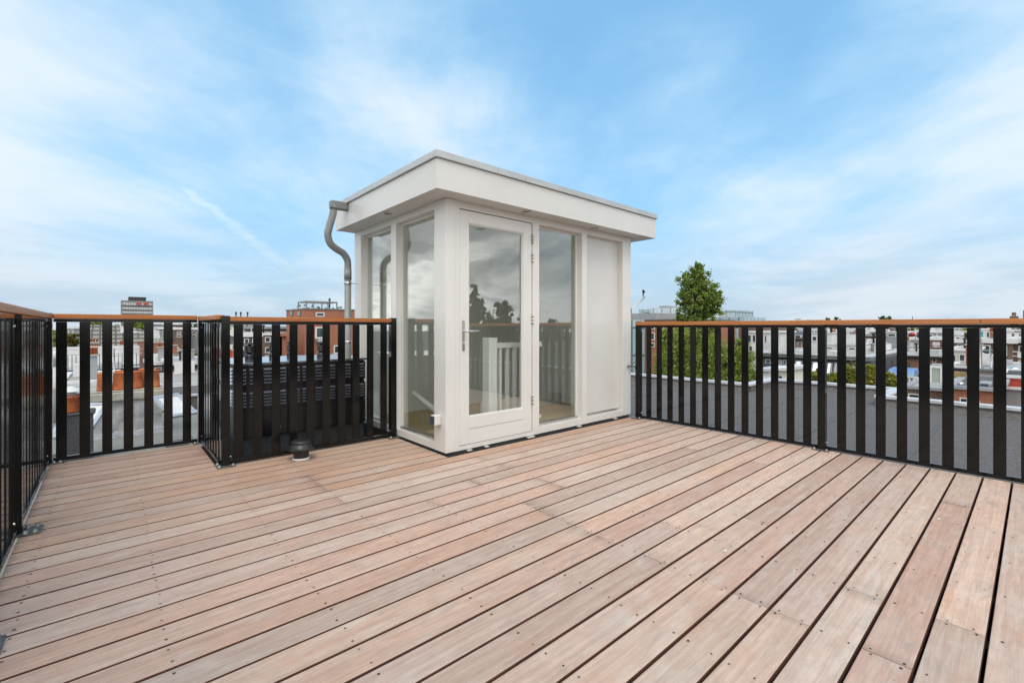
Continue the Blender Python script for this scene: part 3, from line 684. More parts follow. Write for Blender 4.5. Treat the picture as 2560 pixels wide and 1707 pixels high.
for j in range(2):
    for i in range(5):
        z = .41 + j * .2 + i * .031
        for k in range(3):
            y0 = 4.66 + k * .26
            m.face([(CX0 + .011, y0, z + .02), (CX0 - .006, y0, z), (CX0 - .006, y0 + .22, z), (CX0 + .011, y0 + .22, z + .02)][::-1])
m.build('side_louvres', LID, cab)
for i, (u, t) in enumerate(((624, 4.55), (679, 4.75), (723, 4.95), (803, 4.85))):
    x, y = at(u, t)
    fl_ = thing('flue_terminal', ['stubby black flue cowl on the left end of the cabinet lid', 'black flue cowl on the cabinet lid, second from the left', 'slim black flue cowl on the cabinet lid, third from the left', 'stubby black flue cowl on the cabinet lid nearest the downpipe'][i], 'flue', (x, y, .8), 'flue terminals on the cabinet lid')
    r = .046 if i in (0, 3) else .026
    m = MB(); m.lathe(x, y, [(r * .95, .801), (r * .9, .845), (r * .55, .85), (r * .55, .865)], 18); m.build('collar', PLASTICBK, fl_)
    m = MB(); m.lathe(x, y, [(r * .8, .866), (r, .87), (r, .882), (r * .8, .884), (r * .8, .890), (r, .892), (r, .905), (r * .8, .907), (r * .8, .913), (r, .915), (r, .925), (r * .75, .928)], 18); m.build('cowl', PLASTICBK, fl_)
    m = MB(); m.lathe(x, y, [(r * .3, .929), (r * .3, .945), (r * 1.1, .947), (r * 1.1, .955), (r * .4, .965)], 18); m.build('rain_cap', DARKM, fl_)
vt = thing('deck_vent', 'short black mushroom vent standing on the deck in front of the railing', 'vent', (1.216, 4.10, 0))
m = MB(); m.lathe(1.216, 4.10, [(.069, .001), (.069, .018), (.062, .02)], 28); m.build('white_collar', TRIM, vt)
m = MB(); m.lathe(1.216, 4.10, [(.061, .0205), (.061, .10)], 28); m.build('stem', PLASTICBK, vt)
m = MB(); m.lathe(1.216, 4.10, [(.062, .101), (.088, .094), (.104, .088), (.106, .093), (.098, .113), (.083, .132), (.079, .140), (.083, .150), (.078, .160), (.055, .168), (.02, .171)], 32); m.build('hood', PLASTICBK, vt)
# ------------------------------------------------------------------ trees
def leaves_mesh(name, pts, size, pal, parent, rng):
    n = len(pts); P = np.array(pts, dtype=np.float32)
    d = rng.normal(size=(n, 3)); d /= np.linalg.norm(d, axis=1)[:, None]
    e = rng.normal(size=(n, 3)); e -= d * (e * d).sum(1)[:, None]; e /= np.linalg.norm(e, axis=1)[:, None]
    s = (size * rng.uniform(.6, 1.35, n))[:, None]
    nn = np.cross(d, e) * s * .18
    V = np.stack([P - d * s * .5, P + e * s * .34 + nn, P + d * s * .5, P - e * s * .34 + nn], 1).reshape(-1, 3)
    off = np.array(ROOTLOC[parent.name]); V = (V - off).astype(np.float32)
    me = bpy.data.meshes.new(name); me.vertices.add(4 * n); me.vertices.foreach_set('co', V.ravel())
    me.loops.add(4 * n); me.loops.foreach_set('vertex_index', np.arange(4 * n, dtype=np.int32))
    me.polygons.add(n); me.polygons.foreach_set('loop_start', np.arange(0, 4 * n, 4, dtype=np.int32)); me.polygons.foreach_set('loop_total', np.full(n, 4, dtype=np.int32))
    me.update(calc_edges=True)
    pa = np.array(pal)[rng.integers(0, len(pal), n)] * rng.uniform(.75, 1.25, n)[:, None]
    c = np.concatenate([np.repeat(pa, 4, 0), np.ones((4 * n, 1))], 1).astype(np.float32)
    a = me.attributes.new('tint', 'FLOAT_COLOR', 'POINT'); a.data.foreach_set('color', c.ravel())
    me.materials.append(LEAF); o = bpy.data.objects.new(name, me); COL.objects.link(o); o.parent = parent
    return o
PAL_G = [(.105, .155, .035), (.075, .12, .03), (.15, .19, .045), (.06, .095, .026)]
PAL_L = [(.25, .33, .06), (.19, .28, .05), (.32, .37, .08), (.15, .23, .045)]
PAL_Y = [(.36, .35, .07), (.27, .30, .06), (.42, .36, .07), (.20, .23, .05)]
PAL_D = [(.09, .125, .045), (.065, .10, .036), (.12, .15, .05)]
PAL_O = [(.22, .19, .05), (.15, .16, .045), (.10, .12, .035), (.28, .20, .05)]
def tree(name, label, x, y, zb, blobs, leaf, pal, nl, trunk_r=.15, cat='tree', group=None, sub=.33, seed=1, stems=None):
    """blobs: (dx, dy, z, rx, rz) crown masses in world height"""
    rng = np.random.default_rng(seed); t = thing(name, label, cat, (x, y, zb), group)
    vol = np.array([b[3] ** 2 * b[4] for b in blobs]) ** .62; vol /= vol.sum(); pts = []
    tb = MB()
    for b, fr in zip(blobs, vol):
        k = max(4, int(nl * fr)); nc = max(3, k // 42)
        q = rng.normal(size=(nc, 3)); q /= np.linalg.norm(q, axis=1)[:, None]; q *= (rng.uniform(.15, 1, nc) ** .42)[:, None]
        cen = np.array([x + b[0], y + b[1], b[2]]) + q * np.array([b[3], b[3], b[4]])
        idx = rng.integers(0, nc, k); rr = sub * min(b[3], b[4])
        g = rng.normal(size=(k, 3)) * .52 * rr * rng.uniform(.5, 1.2, k)[:, None]
        pts.append(cen[idx] + g)
        for c in cen[:: max(1, nc // 7)]:
            tb.tube([(x + b[0] * .5, y + b[1] * .5, b[2] - b[4] * .8), ((x + b[0] + c[0]) / 2, (y + b[1] + c[1]) / 2, (b[2] - b[4] * .5 + c[2]) / 2), tuple(c)], [trunk_r * .32, trunk_r * .2, trunk_r * .05], 5)
    zt = max(b[2] for b in blobs); zl = min(b[2] for b in blobs)
    for (sx, sy) in (stems or [(0, 0)]):
        tb.tube([(x + sx * .2, y + sy * .2, zb), (x + sx * .5, y + sy * .5, (zb + zl) / 2), (x + sx, y + sy, zl), (x + blobs[0][0] * .8, y + blobs[0][1] * .8, zt) if (sx, sy) == (0, 0) else (x + sx, y + sy, zl + .35 * (zt - zl) * .5)], [trunk_r * 1.2, trunk_r, trunk_r * .6, trunk_r * .12], 8)
    tb.build('trunk', BARK, t); leaves_mesh('crown', np.concatenate(pts), leaf, pal, t, rng)
    return t
# tall tree standing over the flat roof
bx, by = at(1752, 25)
def bl(u, v, du, dv, t=25.0, dd=0.0):
    X_, Y_ = at(u, t + dd); return (X_ - bx, Y_ - by, zat(v, t + dd), du * t / FPX, dv * t / FPX)
tall = [bl(1740, 684, 21, 22), bl(1724, 702, 29, 24), bl(1764, 710, 31, 26), bl(1748, 668, 15, 11), bl(1712, 745, 22, 24), bl(1738, 745, 38, 24), bl(1772, 748, 32, 26), bl(1728, 775, 36, 20), bl(1770, 782, 34, 18),
        bl(1720, 796, 30, 14), bl(1752, 800, 38, 16), bl(1790, 742, 14, 22), bl(1784, 770, 18, 16), bl(1742, 835, 50, 34), bl(1745, 890, 46, 40), bl(1740, 940, 44, 40)]
tree('tall_tree', 'tall leafy green tree rising above the railing between the brick and glass buildings', bx, by, -14, tall, .115, PAL_G[:2] + PAL_L + [(.34, .40, .11), (.20, .26, .07)], 24000, .20, seed=8, sub=.34)
def blo(u, v, du, dv, t=22.5):
    X_, Y_ = at(u, t); return (X_ - cx_, Y_ - cy_, zat(v, t), du * t / FPX, dv * t / FPX)
cx_, cy_ = at(1690, 22.5)
tree('broad_tree', 'broad bright green tree below handrail height, left under the tall one', cx_, cy_, -14, [blo(1700, 852, 36, 36), blo(1680, 900, 40, 44), blo(1665, 850, 20, 34), blo(1716, 905, 34, 46), blo(1700, 955, 56, 40), blo(1668, 945, 36, 36)], .095, PAL_L + [(.40, .47, .12), (.33, .42, .09)], 17000, .16, seed=15, sub=.42)
cx_, cy_ = at(1830, 22.5)
tree('broad_tree', 'broad bright green tree below handrail height, right of the tall one', cx_, cy_, -14, [blo(1788, 880, 38, 40), blo(1832, 900, 34, 34), blo(1862, 900, 24, 32), blo(1850, 862, 17, 22), blo(1800, 950, 60, 42), blo(1866, 945, 32, 36)], .095, PAL_L + [(.40, .47, .12), (.22, .30, .06)], 15000, .16, seed=16, sub=.42)
# ------------------------------------------------------------------ town
GB = -13.99
def facade(name, label, mat_, plane, c, u0, u1, vt, vb=None, deep=6.0, cat='building', wins=(), cornice=None, group=None, fr=.16, uref=None, roofm=None, wm=TRIM, pm=WINP, parts=(), clutter=True):
    """block whose visible face lies on x=c ('X') or y=c ('Y'); u0..u1 and vt/vb give its outline as seen from the terrace"""
    g = onX if plane == 'X' else onY
    a0, t0 = g(u0, c); a1, t1 = g(u1, c); um = uref or (u0 + u1) / 2; am, tm = g(um, c)
    zt = zat(vt, tm); zb = GB if vb is None else zat(vb, tm)
    lo, hi = min(a0, a1), max(a0, a1)
    loc = (c, (lo + hi) / 2, zb) if plane == 'X' else ((lo + hi) / 2, c, zb)
    t = thing(name, label, cat, loc, group)
    m = MB()
    def box(m, la, ha, f0, f1, za, zb_, bev=0):
        if plane == 'X': m.box(c + f0, c + f1, la, ha, za, zb_, bev=bev)
        else: m.box(la, ha, c + f0, c + f1, za, zb_, bev=bev)
    box(m, lo, hi, 0, deep, zb, zt); m.build('wall', mat_, t)
    m = MB(); box(m, lo + .02, hi - .02, .02, deep - .02, zt + .0005, zt + (.05 if not cornice else min(.05, cornice[0] * .5))); m.build('roof', roofm or ZROOF, t)
    if cornice:
        m = MB(); h, pr, cm = cornice; rw = max(.12, min(.3, h)); za, zb3 = zt + .001 - .0, zt + h
        box(m, lo - pr, hi + pr, -pr, rw, za, zb3); box(m, lo - pr, hi + pr, deep - rw, deep + pr, za, zb3)
        box(m, lo - pr, lo + rw, rw + .001, deep - rw - .001, za, zb3); box(m, hi - rw, hi + pr, rw + .001, deep - rw - .001, za, zb3); m.build('cornice', cm, t)
    for wv in wins:
        wu0, wu1, wv0, wv1 = wv[:4]; p = wv[4] if len(wv) > 4 else pm
        b0, s0 = g(wu0, c); b1, s1 = g(wu1, c); s = g((wu0 + wu1) / 2, c)[1]
        l, h = min(b0, b1), max(b0, b1); za, zb2 = zat(wv1, s), zat(wv0, s)
        f = min(fr, (h - l) * .16, (zb2 - za) * .2)
        m = MB(); box(m, l, h, -.05, -.002, za, za + f); box(m, l, h, -.05, -.002, zb2 - f, zb2); box(m, l, l + f, -.05, -.002, za + f, zb2 - f); box(m, h - f, h, -.05, -.002, za + f, zb2 - f)
        if h - l > 1.1: mid = (l + h) / 2; box(m, mid - f * .3, mid + f * .3, -.045, -.002, za + f, zb2 - f)
        if zb2 - za > 1.2: zz = za + (zb2 - za) * .68; box(m, l + f, h - f, -.043, -.002, zz - f * .3, zz + f * .3)
        wo = m.build('window', wm, t); ROOTLOC[wo.name] = ROOTLOC[t.name]
        m = MB(); box(m, l + f * .9, h - f * .9, -.020, -.003, za + f * .9, zb2 - f * .9); m.build('pane', p, wo)
    if deep >= 2.5 and tm > 16 and clutter and mat_ not in (TEALG, PALEG, BANDB) and name not in ('red_brick_block', 'brick_apartment_block', 'grey_roof_house', 'small_mansion'):
        lim = EYE + 6 * tm / FPX
        rg = random.Random(int(u0 * 7 + vt * 13)); sc = tm / 40.0; dd = deep - .6; zr = zt + .06; L = hi - lo
        def spot(w, d_):
            p = lo + rg.uniform(.08, .92) * L; f = rg.uniform(.15, .9) * dd; return p, f
        for k in range(min(4, 1 + int(L / 4))):
            p, f = spot(.6, .5); w_, d_, h = rg.uniform(.35, .8), rg.uniform(.35, .6), rg.uniform(.5, 1.15)
            if p + w_ > hi or f + d_ > deep or zr + h + .43 > lim: continue
            m = MB(); box(m, p, p + w_, f, f + d_, zr, zr + h); st = m.build('chimney', rg.choice([BRICKM, BRICKR, GREYR, BRICKD]), t); ROOTLOC[st.name] = ROOTLOC[t.name]
            m = MB(); box(m, p - .05, p + w_ + .05, f - .05, f + d_ + .05, zr + h + .001, zr + h + .07); m.build('chimney_cap', CONCW, st)
            for q in range(rg.choice([1, 2, 2, 3])):
                pp = p + w_ * (q + .5) / 3; m = MB(); xx, yy = (c + f + d_ / 2, pp) if plane == 'X' else (pp, c + f + d_ / 2)
                m.lathe(xx, yy, [(.09, zr + h + .071), (.075, zr + h + .30), (.10, zr + h + .31), (.10, zr + h + .36)], 8); m.build('chimney_pot', TERRA, st)
        for k in range(min(5, 2 + int(L / 3))):
            p, f = spot(.2, .2); kind = rg.randrange(4)
            if zr + .6 > lim: continue
            kind = 0 if kind == 3 and zr + 1.8 > lim else kind; xx, yy = (c + f, p) if plane == 'X' else (p, c + f); m = MB()
            if kind == 0: m.lathe(xx, yy, [(.05, zr), (.05, zr + .5), (.10, zr + .52), (.10, zr + .58), (.03, zr + .64)], 8); m.build('vent_pipe', DARKM, t)
            elif kind == 1 and p + 1.0 < hi: box(m, p, p + .9, f, min(f + .9, deep - .1), zr, zr + .22); rl = m.build('rooflight', LITEM, t)
            elif kind == 2 and p + .9 < hi: box(m, p, p + .75, f, f + .35, zr, zr + .55); m.build('cooling_unit', WREND, t)
            else: m.tube([(xx, yy, zr), (xx, yy, zr + rg.uniform(.9, 1.8))], .022, 5); m.tube([(xx - .3, yy - .3, zr + .8), (xx + .3, yy + .3, zr + .8)], .015, 4); m.build('aerial', LITEM, t)
        if L > 3 and vb is None:
            for q in (.04, .97):
                a = lo + L * q; m = MB(); box(m, a, a + .09, -.11, -.02, zt - 7, zt - .02); m.build('drainpipe', rg.choice([LITEM, DARKM, WREND]), t)
            m = MB(); box(m, lo, hi, -.13, -.001, zt - .16, zt - .03); m.build('gutter', rg.choice([LITEM, DARKM, TRIM]), t)
    return t
def grid(us, vs, du, dv, pm=WINP): return [(u, u + du, v, v + dv, pm) for u in us for v in vs]
CW = (.18, .10, TRIM)
# --- back left: tower block
t = facade('tower_block', 'distant tower block with brown and white floor bands above the left railing', BANDB, 'Y', 290, 303, 383, 752, None, 14, fr=.1, parts=())
for i, v in enumerate((757, 768, 778, 788)):
    m = MB(); x0, s_ = onY(305, 290); x1, s1 = onY(381, 290); m.box(x0, x1, 289.4, 289.95, zat(v + 5.5, s_), zat(v, s_)); b_ = m.build('window_band', WREND, t); ROOTLOC[b_.name] = ROOTLOC[t.name]
    m = MB()
    for k in range(12):
        a = x0 + (x1 - x0) * (k + .15) / 12; m.box(a, a + (x1 - x0) / 12 * .6, 289.3, 289.39, zat(v + 4.6, s_), zat(v + 1.0, s_))
    m.build('window_row', GREYR, b_)
x0, s_ = onY(321, 292); x1, _ = onY(365, 292); m = MB(); m.box(x0, x1, 291, 300, zat(752, s_) + .1, zat(742, s_)); m.build('penthouse', DARKM, t)
for u in (341, 359):
    m = MB(); a, s1 = onY(u, 289.2); m.box(a, a + 1.9, 289.0, 289.29, zat(762, s1), zat(757.5, s1)); m.build('red_panel', REDP, t)
# --- tiled roof house
def tiled_house():
    Yf = 62.; x0, s0 = onY(217, Yf); x1, s1 = onY(395, Yf); xk, _ = onY(352, Yf + 3)
    t = thing('tiled_roof_house', 'large house with grey-brown tiled roof and curved white gable end', 'house', ((x0 + x1) / 2, Yf, GB))
    m = MB(); m.box(x0, x1, Yf + .5, Yf + 12, GB, zat(876, s0)); m.build('wall', BRICKD, t)
    z1, z2, z3 = zat(876, s0), zat(833, s0 * 1.05), zat(812, s0 * 1.12)
    m = MB(); m.face([(x0, Yf, z1), (x1, Yf, z1), (x1 - .3, Yf + 3, z2), (x0, Yf + 3, z2)]); m.face([(x0, Yf + 3, z2), (xk + 1.2, Yf + 3, z2), (xk - 1.6, Yf + 7, z3), (x0, Yf + 7, z3)])
    m.face([(x0, Yf + 7, z3), (xk - 1.6, Yf + 7, z3), (x1, Yf + 12, z1), (x0, Yf + 12, z1)]); m.build('roof', TILES, t)
    m = MB(); pts = []
    for i in range(9):
        q = i / 8; pts.append((xk - 1.7 + 3.2 * q, z3 - (z3 - z2 + .25) * (q ** .55)))
    m.extrude([(xk - 1.7, z2 - .4)] + pts + [(xk + 1.6, z2 - .4)], 'y', Yf + 3.2, Yf + 6.8); m.build('gable', WREND, t)
    m = MB(); m.extrude([(x1 - .3, z1), (x1 - .3, z2 + .3), (x1 + .1, z2 + .3), (x1 + .3, z1)], 'y', Yf - .1, Yf + 11); m.build('gable_kerb', WREND, t)
tiled_house()
def chimney(label, plane, c, u0, u1, vt, vb, m_=BRICKM, pots=0, potm=TERRA, capm=CONCW, deep=.7, group='chimneys on the far roofs', ph=.35):
    g = onX if plane == 'X' else onY
    a0, _ = g(u0, c); a1, s_ = g(u1, c); lo, hi = sorted((a0, a1)); z0, z1 = zat(vb, s_), zat(vt, s_)
    loc = (c, (lo + hi) / 2, z0) if plane == 'X' else ((lo + hi) / 2, c, z0)
    t = thing('chimney', label, 'chimney', loc, group)
    def B(m, l, h, f0, f1, za, zb, bev=0):
        m.box(c + f0, c + f1, l, h, za, zb, bev=bev) if plane == 'X' else m.box(l, h, c + f0, c + f1, za, zb, bev=bev)
    ct = max(.07, (z1 - z0) * .12)
    m = MB(); B(m, lo, hi, 0, deep, z0, z1 - ct); m.build('stack', m_, t)
    m = MB(); B(m, lo - .06, hi + .06, -.06, deep + .06, z1 - ct + .001, z1, .015); m.build('cap', capm, t)
    for i in range(pots):
        p = lo + (hi - lo) * (i + .5) / pots; x, y = (c + deep / 2, p) if plane == 'X' else (p, c + deep / 2)
        r = min(.16, (hi - lo) / pots * .36)
        m = MB(); m.lathe(x, y, [(r, z1 + .001), (r * .9, z1 + ph * .8), (r * 1.05, z1 + ph * .82), (r * 1.05, z1 + ph), (r * .75, z1 + ph), (r * .7, z1 + ph * .6)], 14); m.build('pot', potm, t)
    return t
chimney('weathered brick chimney against the left of the tiled roof', 'Y', 52, 223, 246, 855, 890, BRICKM, 3, ph=.25)
chimney('slim pale chimney in front of the tiled roof centre', 'Y', 50, 298, 309, 862, 890, CONCW, 1)
chimney('brick chimney before the right part of the tiled roof', 'Y', 48, 344, 368, 849, 890, BRICKM, 0)
chimney('brick chimney with row of caps right of the tiled roof', 'Y', 46, 382, 409, 853, 895, BRICKM, 4, WREND, ph=.3)
chimney('short orange brick chimney beside the small pedimented gable', 'Y', 44, 433, 443, 862, 885, BRICKR, 1, ph=.15)
# --- the grey chimney with clay pots in the foreground
def clay_chimney():
    Yc = 14.4; x0, s0 = onY(222, Yc); x1, s1 = onY(409, Yc); zb, zt = -1.5, zat(1008, s0)
    t = thing('clay_pot_chimney', 'broad grey concrete chimney on the lower roof carrying orange clay pots', 'chimney', ((x0 + x1) / 2, Yc, zb))
    m = MB(); m.box(x0 + .03, x1 - .03, Yc, Yc + .62, zb, zt - .001); m.build('stack', CONC, t)
    m = MB(); m.box(x0 - .02, x1 + .03, Yc - .07, Yc + .70, zt, zt + .21, bev=.03); m.box(x0 - .01, x1 + .01, Yc - .02, Yc + .65, zt + .2101, zt + .25, bev=.018); m.build('cap', CONCW, t)
    z = zt + .25
    for u, r, dy, h in ((259, .125, .18, .42), (300, .140, .16, .42), (339, .145, .18, .43), (383, .135, .20, .44), (298, .10, .50, .44), (358, .10, .52, .46)):
        xx, _ = onY(u, Yc + dy); m = MB()
        m.lathe(xx, Yc + dy, [(r * 1.04, z + .001), (r * 1.02, z + .04), (r * .88, z + h * .92), (r * .93, z + h * .94), (r * .93, z + h), (r * .76, z + h), (r * .72, z + h * .5), (.01, z + h * .4)], 22); m.build('clay_pot', TERRA, t)
    m = MB(); rnd = random.Random(3)
    for i in range(9):
        a = x0 + (x1 - x0) * i / 9; b = a + (x1 - x0) / 9; m.box(a - .02, b + .01, Yc - .10 - rnd.uniform(0, .03), Yc - .0005, zb + .002, zb + rnd.uniform(.10, .15))
    m.build('flashing', BLUEKERB, t)
clay_chimney()
def hood_pot():
    Yc = 9.9; x, s = onY(176, Yc); z = zat(1030, s)
    t = thing('hooded_clay_pot', 'orange clay pot with white conical hood on a dark low stack', 'chimney pot', (x, Yc, -1.5))
    m = MB(); m.box(x - .10, x + .26, Yc - .14, Yc + .3, -1.5, z - .05); m.box(x - .12, x + .29, Yc - .16, Yc + .33, z - .049, z - .001, bev=.02); m.build('stack', FELTD, t)
    m = MB(); m.lathe(x, Yc, [(.105, z), (.118, z + .02), (.11, z + .22), (.125, z + .23), (.125, z + .26), (.09, z + .26), (.085, z + .1)], 20); m.build('pot', TERRA, t)
    m = MB(); m.lathe(x, Yc, [(.07, z + .261), (.07, z + .31)], 12); m.lathe(x, Yc, [(.16, z + .32), (.15, z + .335), (.02, z + .40)], 20); m.build('hood', WREND, t)
hood_pot()
# white round duct and terrace fence on the neighbour's roof
def duct():
    x, y = at(126, 13.0); t = thing('ventilation_duct', 'thick white round ventilation duct with cone head at the far left', 'duct', (x, y, -2))
    s = 13.0
    m = MB(); m.lathe(x, y, [(.155, -2), (.155, zat(975, s)), (.162, zat(974, s)), (.162, zat(966, s)), (.155, zat(965, s)), (.155, zat(917, s))], 22); m.build('pipe', WREND, t)
    m = MB(); m.lathe(x, y, [(.155, zat(916.5, s)), (.21, zat(898, s)), (.23, zat(897, s)), (.23, zat(879, s)), (.2, zat(878, s))], 24); m.build('head', WREND, t)
duct()
def terrace_block():
    Yf = 30.; x0, s0 = onY(104, Yf); x1, s1 = onY(356, Yf)
    t = facade('terrace_annex', 'low grey annex with white wall behind a black barred roof fence', GREYR, 'Y', Yf, 104, 356, 931, None, 7, roofm=ZROOF)
    m = MB(); m.box(x0, x1, Yf + 3.2, Yf + 3.5, zat(930, s0), zat(880, s0) + .1); m.build('screen_wall', WREND, t)
    m = MB(); m.box(x0, x1, Yf - .15, Yf - .002, zat(940, s0), zat(929, s0)); m.build('gutter', DARKM, t)
    f = thing('roof_fence', 'black barred roof fence standing on the low grey annex at the left', 'fence', ((x0 + x1) / 2, Yf + .3, zat(930, s0)))
    z0, z1, z2 = zat(929, s0), zat(891, s0), zat(877, s0)
    m = MB(); n = int((x1 - x0) / .14)
    for i in range(n): a = x0 + .14 * i; m.box(a, a + .025, Yf + .3, Yf + .325, z0, z1)
    m.build('bars', DARKM, f)
    m = MB(); m.box(x0, x1, Yf + .295, Yf + .33, z1 + .001, z1 + .04); m.box(x0, x1, Yf + .295, Yf + .33, z2 - .03, z2)
    for i in range(0, n, 3): a = x0 + .14 * i; m.box(a, a + .02, Yf + .3, Yf + .32, z1 + .041, z2 - .031)
    m.build('top_rails', LITEM, f)
terrace_block()
facade('roof_storey', 'pale banded roof storey below the barred fence', PALEROOF, 'Y', 24, 150, 300, 958, None, 5, roofm=PALEROOF, cornice=(.12, .08, WREND))
facade('flat_extension', 'low extension with pale grey flat roof and white edge behind the clay pots', ZROOF, 'Y', 21, 60, 330, 982, None, 2.8, roofm=PALEROOF, cornice=(.08, .06, KERB))
facade('pale_flat_block', 'pale flat-roofed block right of the clay pot chimney', PALEROOF, 'Y', 22, 395, 640, 958, None, 5.5, roofm=PALEROOF, cornice=(.07, .05, KERB))
facade('grey_wall_block', 'plain grey-violet wall with white coping behind the pale flat block', GREYR, 'Y', 34, 424, 690, 908, None, 7, cornice=(.16, .1, WREND))
facade('near_grey_roof', 'low grey felt roof with white edge right behind the clay pot chimney', FELT, 'Y', 18.2, 405, 700, 984, None, 3.0, roofm=FELT, cornice=(.06, .05, KERB))
facade('small_mansion', 'small cream gable house with two arched windows between trees', CREAM, 'Y', 47, 436, 458, 880, None, 6, wins=[(441, 447, 894, 905), (449, 456, 894, 905)], cornice=(.12, .1, TRIM))
m = MB(); x0, s0 = onY(432, 46.5); x1, _ = onY(462, 46.5); m.extrude([(x0, zat(880, s0)), ((x0 + x1) / 2, zat(868, s0)), (x1, zat(880, s0))], 'y', 46.6, 52); tag(m.build('pediment_roof', LITEM, loc=(x0, 46.6, zat(880, s0))), 'light grey pointed roof of the cream gable house', 'roof')
facade('white_dormer_house', 'pale house with white dormer window above the leftmost trees', GREYR, 'Y', 85, 150, 212, 822, None, 9, wins=[(170, 184, 813 + 10, 846)], cornice=(.3, .2, WREND))
facade('dark_gable_row', 'grey-brown row house behind the trees left of the short return railing', BRICKD, 'Y', 95, 420, 470, 812, None, 9, wins=grid((432, 446), (818,), 7, 10), cornice=(.3, .2, WREND))
facade('low_grey_house', 'long low grey house among trees left of centre', GREYR, 'Y', 110, 380, 424, 811, None, 8, cornice=(.25, .2, WREND))
facade('brown_block', 'brown block with white window strip behind the brick chimneys', BRICKD, 'Y', 38, 372, 424, 912, None, 4, cornice=(.22, .12, WREND), wins=[(386, 404, 918, 926)])
# rooflights lying open on the lower roof
def rooflight(label, u, t_, v, w_, l_, yaw, tilt, group=None):
    x, y = at(u, t_); z = zat(v, t_)
    T = thing('open_rooflight', label, 'rooflight', (x, y, -1.5), group)
    R_ = Matrix.Rotation(yaw, 4, 'Z') @ Matrix.Rotation(tilt, 4, 'X')
    def pb(m, a, b, c, d, e, f):
        k = len(m.v); m.box(a, b, c, d, e, f)
        for i in range(k, len(m.v)): q = R_ @ Vector(m.v[i]); m.v[i] = (q.x + x, q.y + y, q.z + z)
    m = MB(); 
    for a, b, c, d in ((0, w_, 0, .07), (0, w_, l_ - .07, l_), (0, .07, .07, l_ - .07), (w_ - .07, w_, .07, l_ - .07)): pb(m, a, b, c, d, 0, .06)
    m.build('sash', LITEM, T)
    m = MB(); pb(m, .06, w_ - .06, .06, l_ - .06, .02, .035); m.build('pane', WREND, T)
    m = MB(); m.box(x - .05, x + w_, y, y + l_ * .8, -1.499, -1.38); m.build('kerb', FELTD, T)
    return T
rooflight('tilted open rooflight with pale sash on the lower roof right of the chimney', 428, 9.6, 1047, .55, .75, .5, .55)
rooflight('open rooflight frame leaning at the far left of the lower roof', 118, 8.4, 1100, .6, 1.0, -.35, .5)
# --- middle distance behind the cabinet
def brick_block():
    Yf, Xl = 36., None
    x0, s0 = onY(716, Yf); xk, sk_ = onY(760, Yf); x1, s1 = onY(905, Yf)
    t = facade('brick_apartment_block', 'orange brick apartment block with roof pergola behind the downpipe', BRICKR, 'Y', Yf, 761, 905, 773, None, 4.67, uref=761,
               wins=[(788, 812, 817, 846), (845, 852, 819, 842), (834, 851, 863, 884), (789, 811, 781, 792)], cornice=(.09, .06, PIPECAP), fr=.1)
    xf = onY(761, Yf)[0]; m = MB(); m.box(xf - .05, xf - .003, Yf + .9, Yf + 1.5, zat(791, 38), zat(781, 38)); m.box(xf - .05, xf - .003, Yf + 2.9, Yf + 3.4, zat(791, 40), zat(781, 40))
    m.build('small_window', WINP, t)
    m = MB(); z = zat(773, s0) + .1; zt = z + .62; xa, _ = onY(766, Yf + 1); xb, _ = onY(842, Yf + 1)
    for px_ in (xa, (xa + xb) / 2, xb):
        for py_ in (Yf + 1, Yf + 3): m.box(px_ - .04, px_ + .04, py_ - .04, py_ + .04, z - .05, zt - .1)
    m.box(xa - .05, xb + .05, Yf + .95, Yf + 1.05, zt - .099, zt); m.box(xa - .05, xb + .05, Yf + 2.95, Yf + 3.05, zt - .099, zt)
    m.box(xa - .05, xa + .05, Yf + 1.051, Yf + 2.949, zt - .099, zt); m.box(xb - .05, xb + .05, Yf + 1.051, Yf + 2.949, zt - .099, zt); m.build('pergola', PIPECAP, t)
    m = MB(); xc, _ = onY(824, Yf + 2); m.lathe(xc, Yf + 2, [(.05, z), (.05, z + .7), (.08, z + .72), (.08, z + .95)], 12); m.build('flue', DARKM, t)
    m = MB(); m.box(onY(698, Yf - 3)[0], onY(716, Yf - 3)[0], Yf - 3, Yf + 2, GB, zat(840, s0 * .93)); m.box(onY(695, Yf - 3)[0], onY(722, Yf - 3)[0], Yf - 3.2, Yf + 2, zat(839.8, s0 * .93), zat(832, s0 * .93)); m.build('porch_wing', BRICKR, t)
    m = MB(); m.box(onY(788, Yf)[0], onY(812, Yf)[0], Yf - .6, Yf - .06, zat(855, s0), zat(846, s0)); m.build('balcony', LITEM, t)
    rng = random.Random(2)
brick_block()
tree('roof_planting', 'rusty green planting along the edge of the brick block roof', *at(795, 46), zat(773, 46), [( -1.5 + i * .9, .0, zat(771, 46) + .1, .5, .22) for i in range(5)], .12, PAL_O, 500, .02, 'shrub', seed=31)
facade('white_mixed_block', 'pale block with grey roof lights left of the orange brick block', CREAM, 'Y', 44, 612, 722, 822, None, 8, wins=grid((640, 664, 690, 705), (830,), 14, 8), cornice=(.2, .12, GREYR), roofm=SLATE)
facade('brown_rear_block', 'brown brick rear facade with white frames behind the cabinet', BRICKD, 'Y', 33, 655, 705, 838, None, 6, wins=grid((662, 684), (842, 868, 888), 14, 14), cornice=(.15, .1, TRIM))
facade('slate_attic_block', 'slate covered attic with white scaffold-like frames behind the left end of the cabinet', SLATE, 'Y', 30, 606, 652, 842, None, 6, wins=[(610, 622, 846, 862), (630, 640, 846, 862)], cornice=(.15, .1, TRIM))
facade('beige_block', 'beige rendered block directly right of the tall corner post', CREAM, 'Y', 40, 560, 608, 818, None, 6, wins=[(577, 583, 858, 868)], roofm=GREYR)
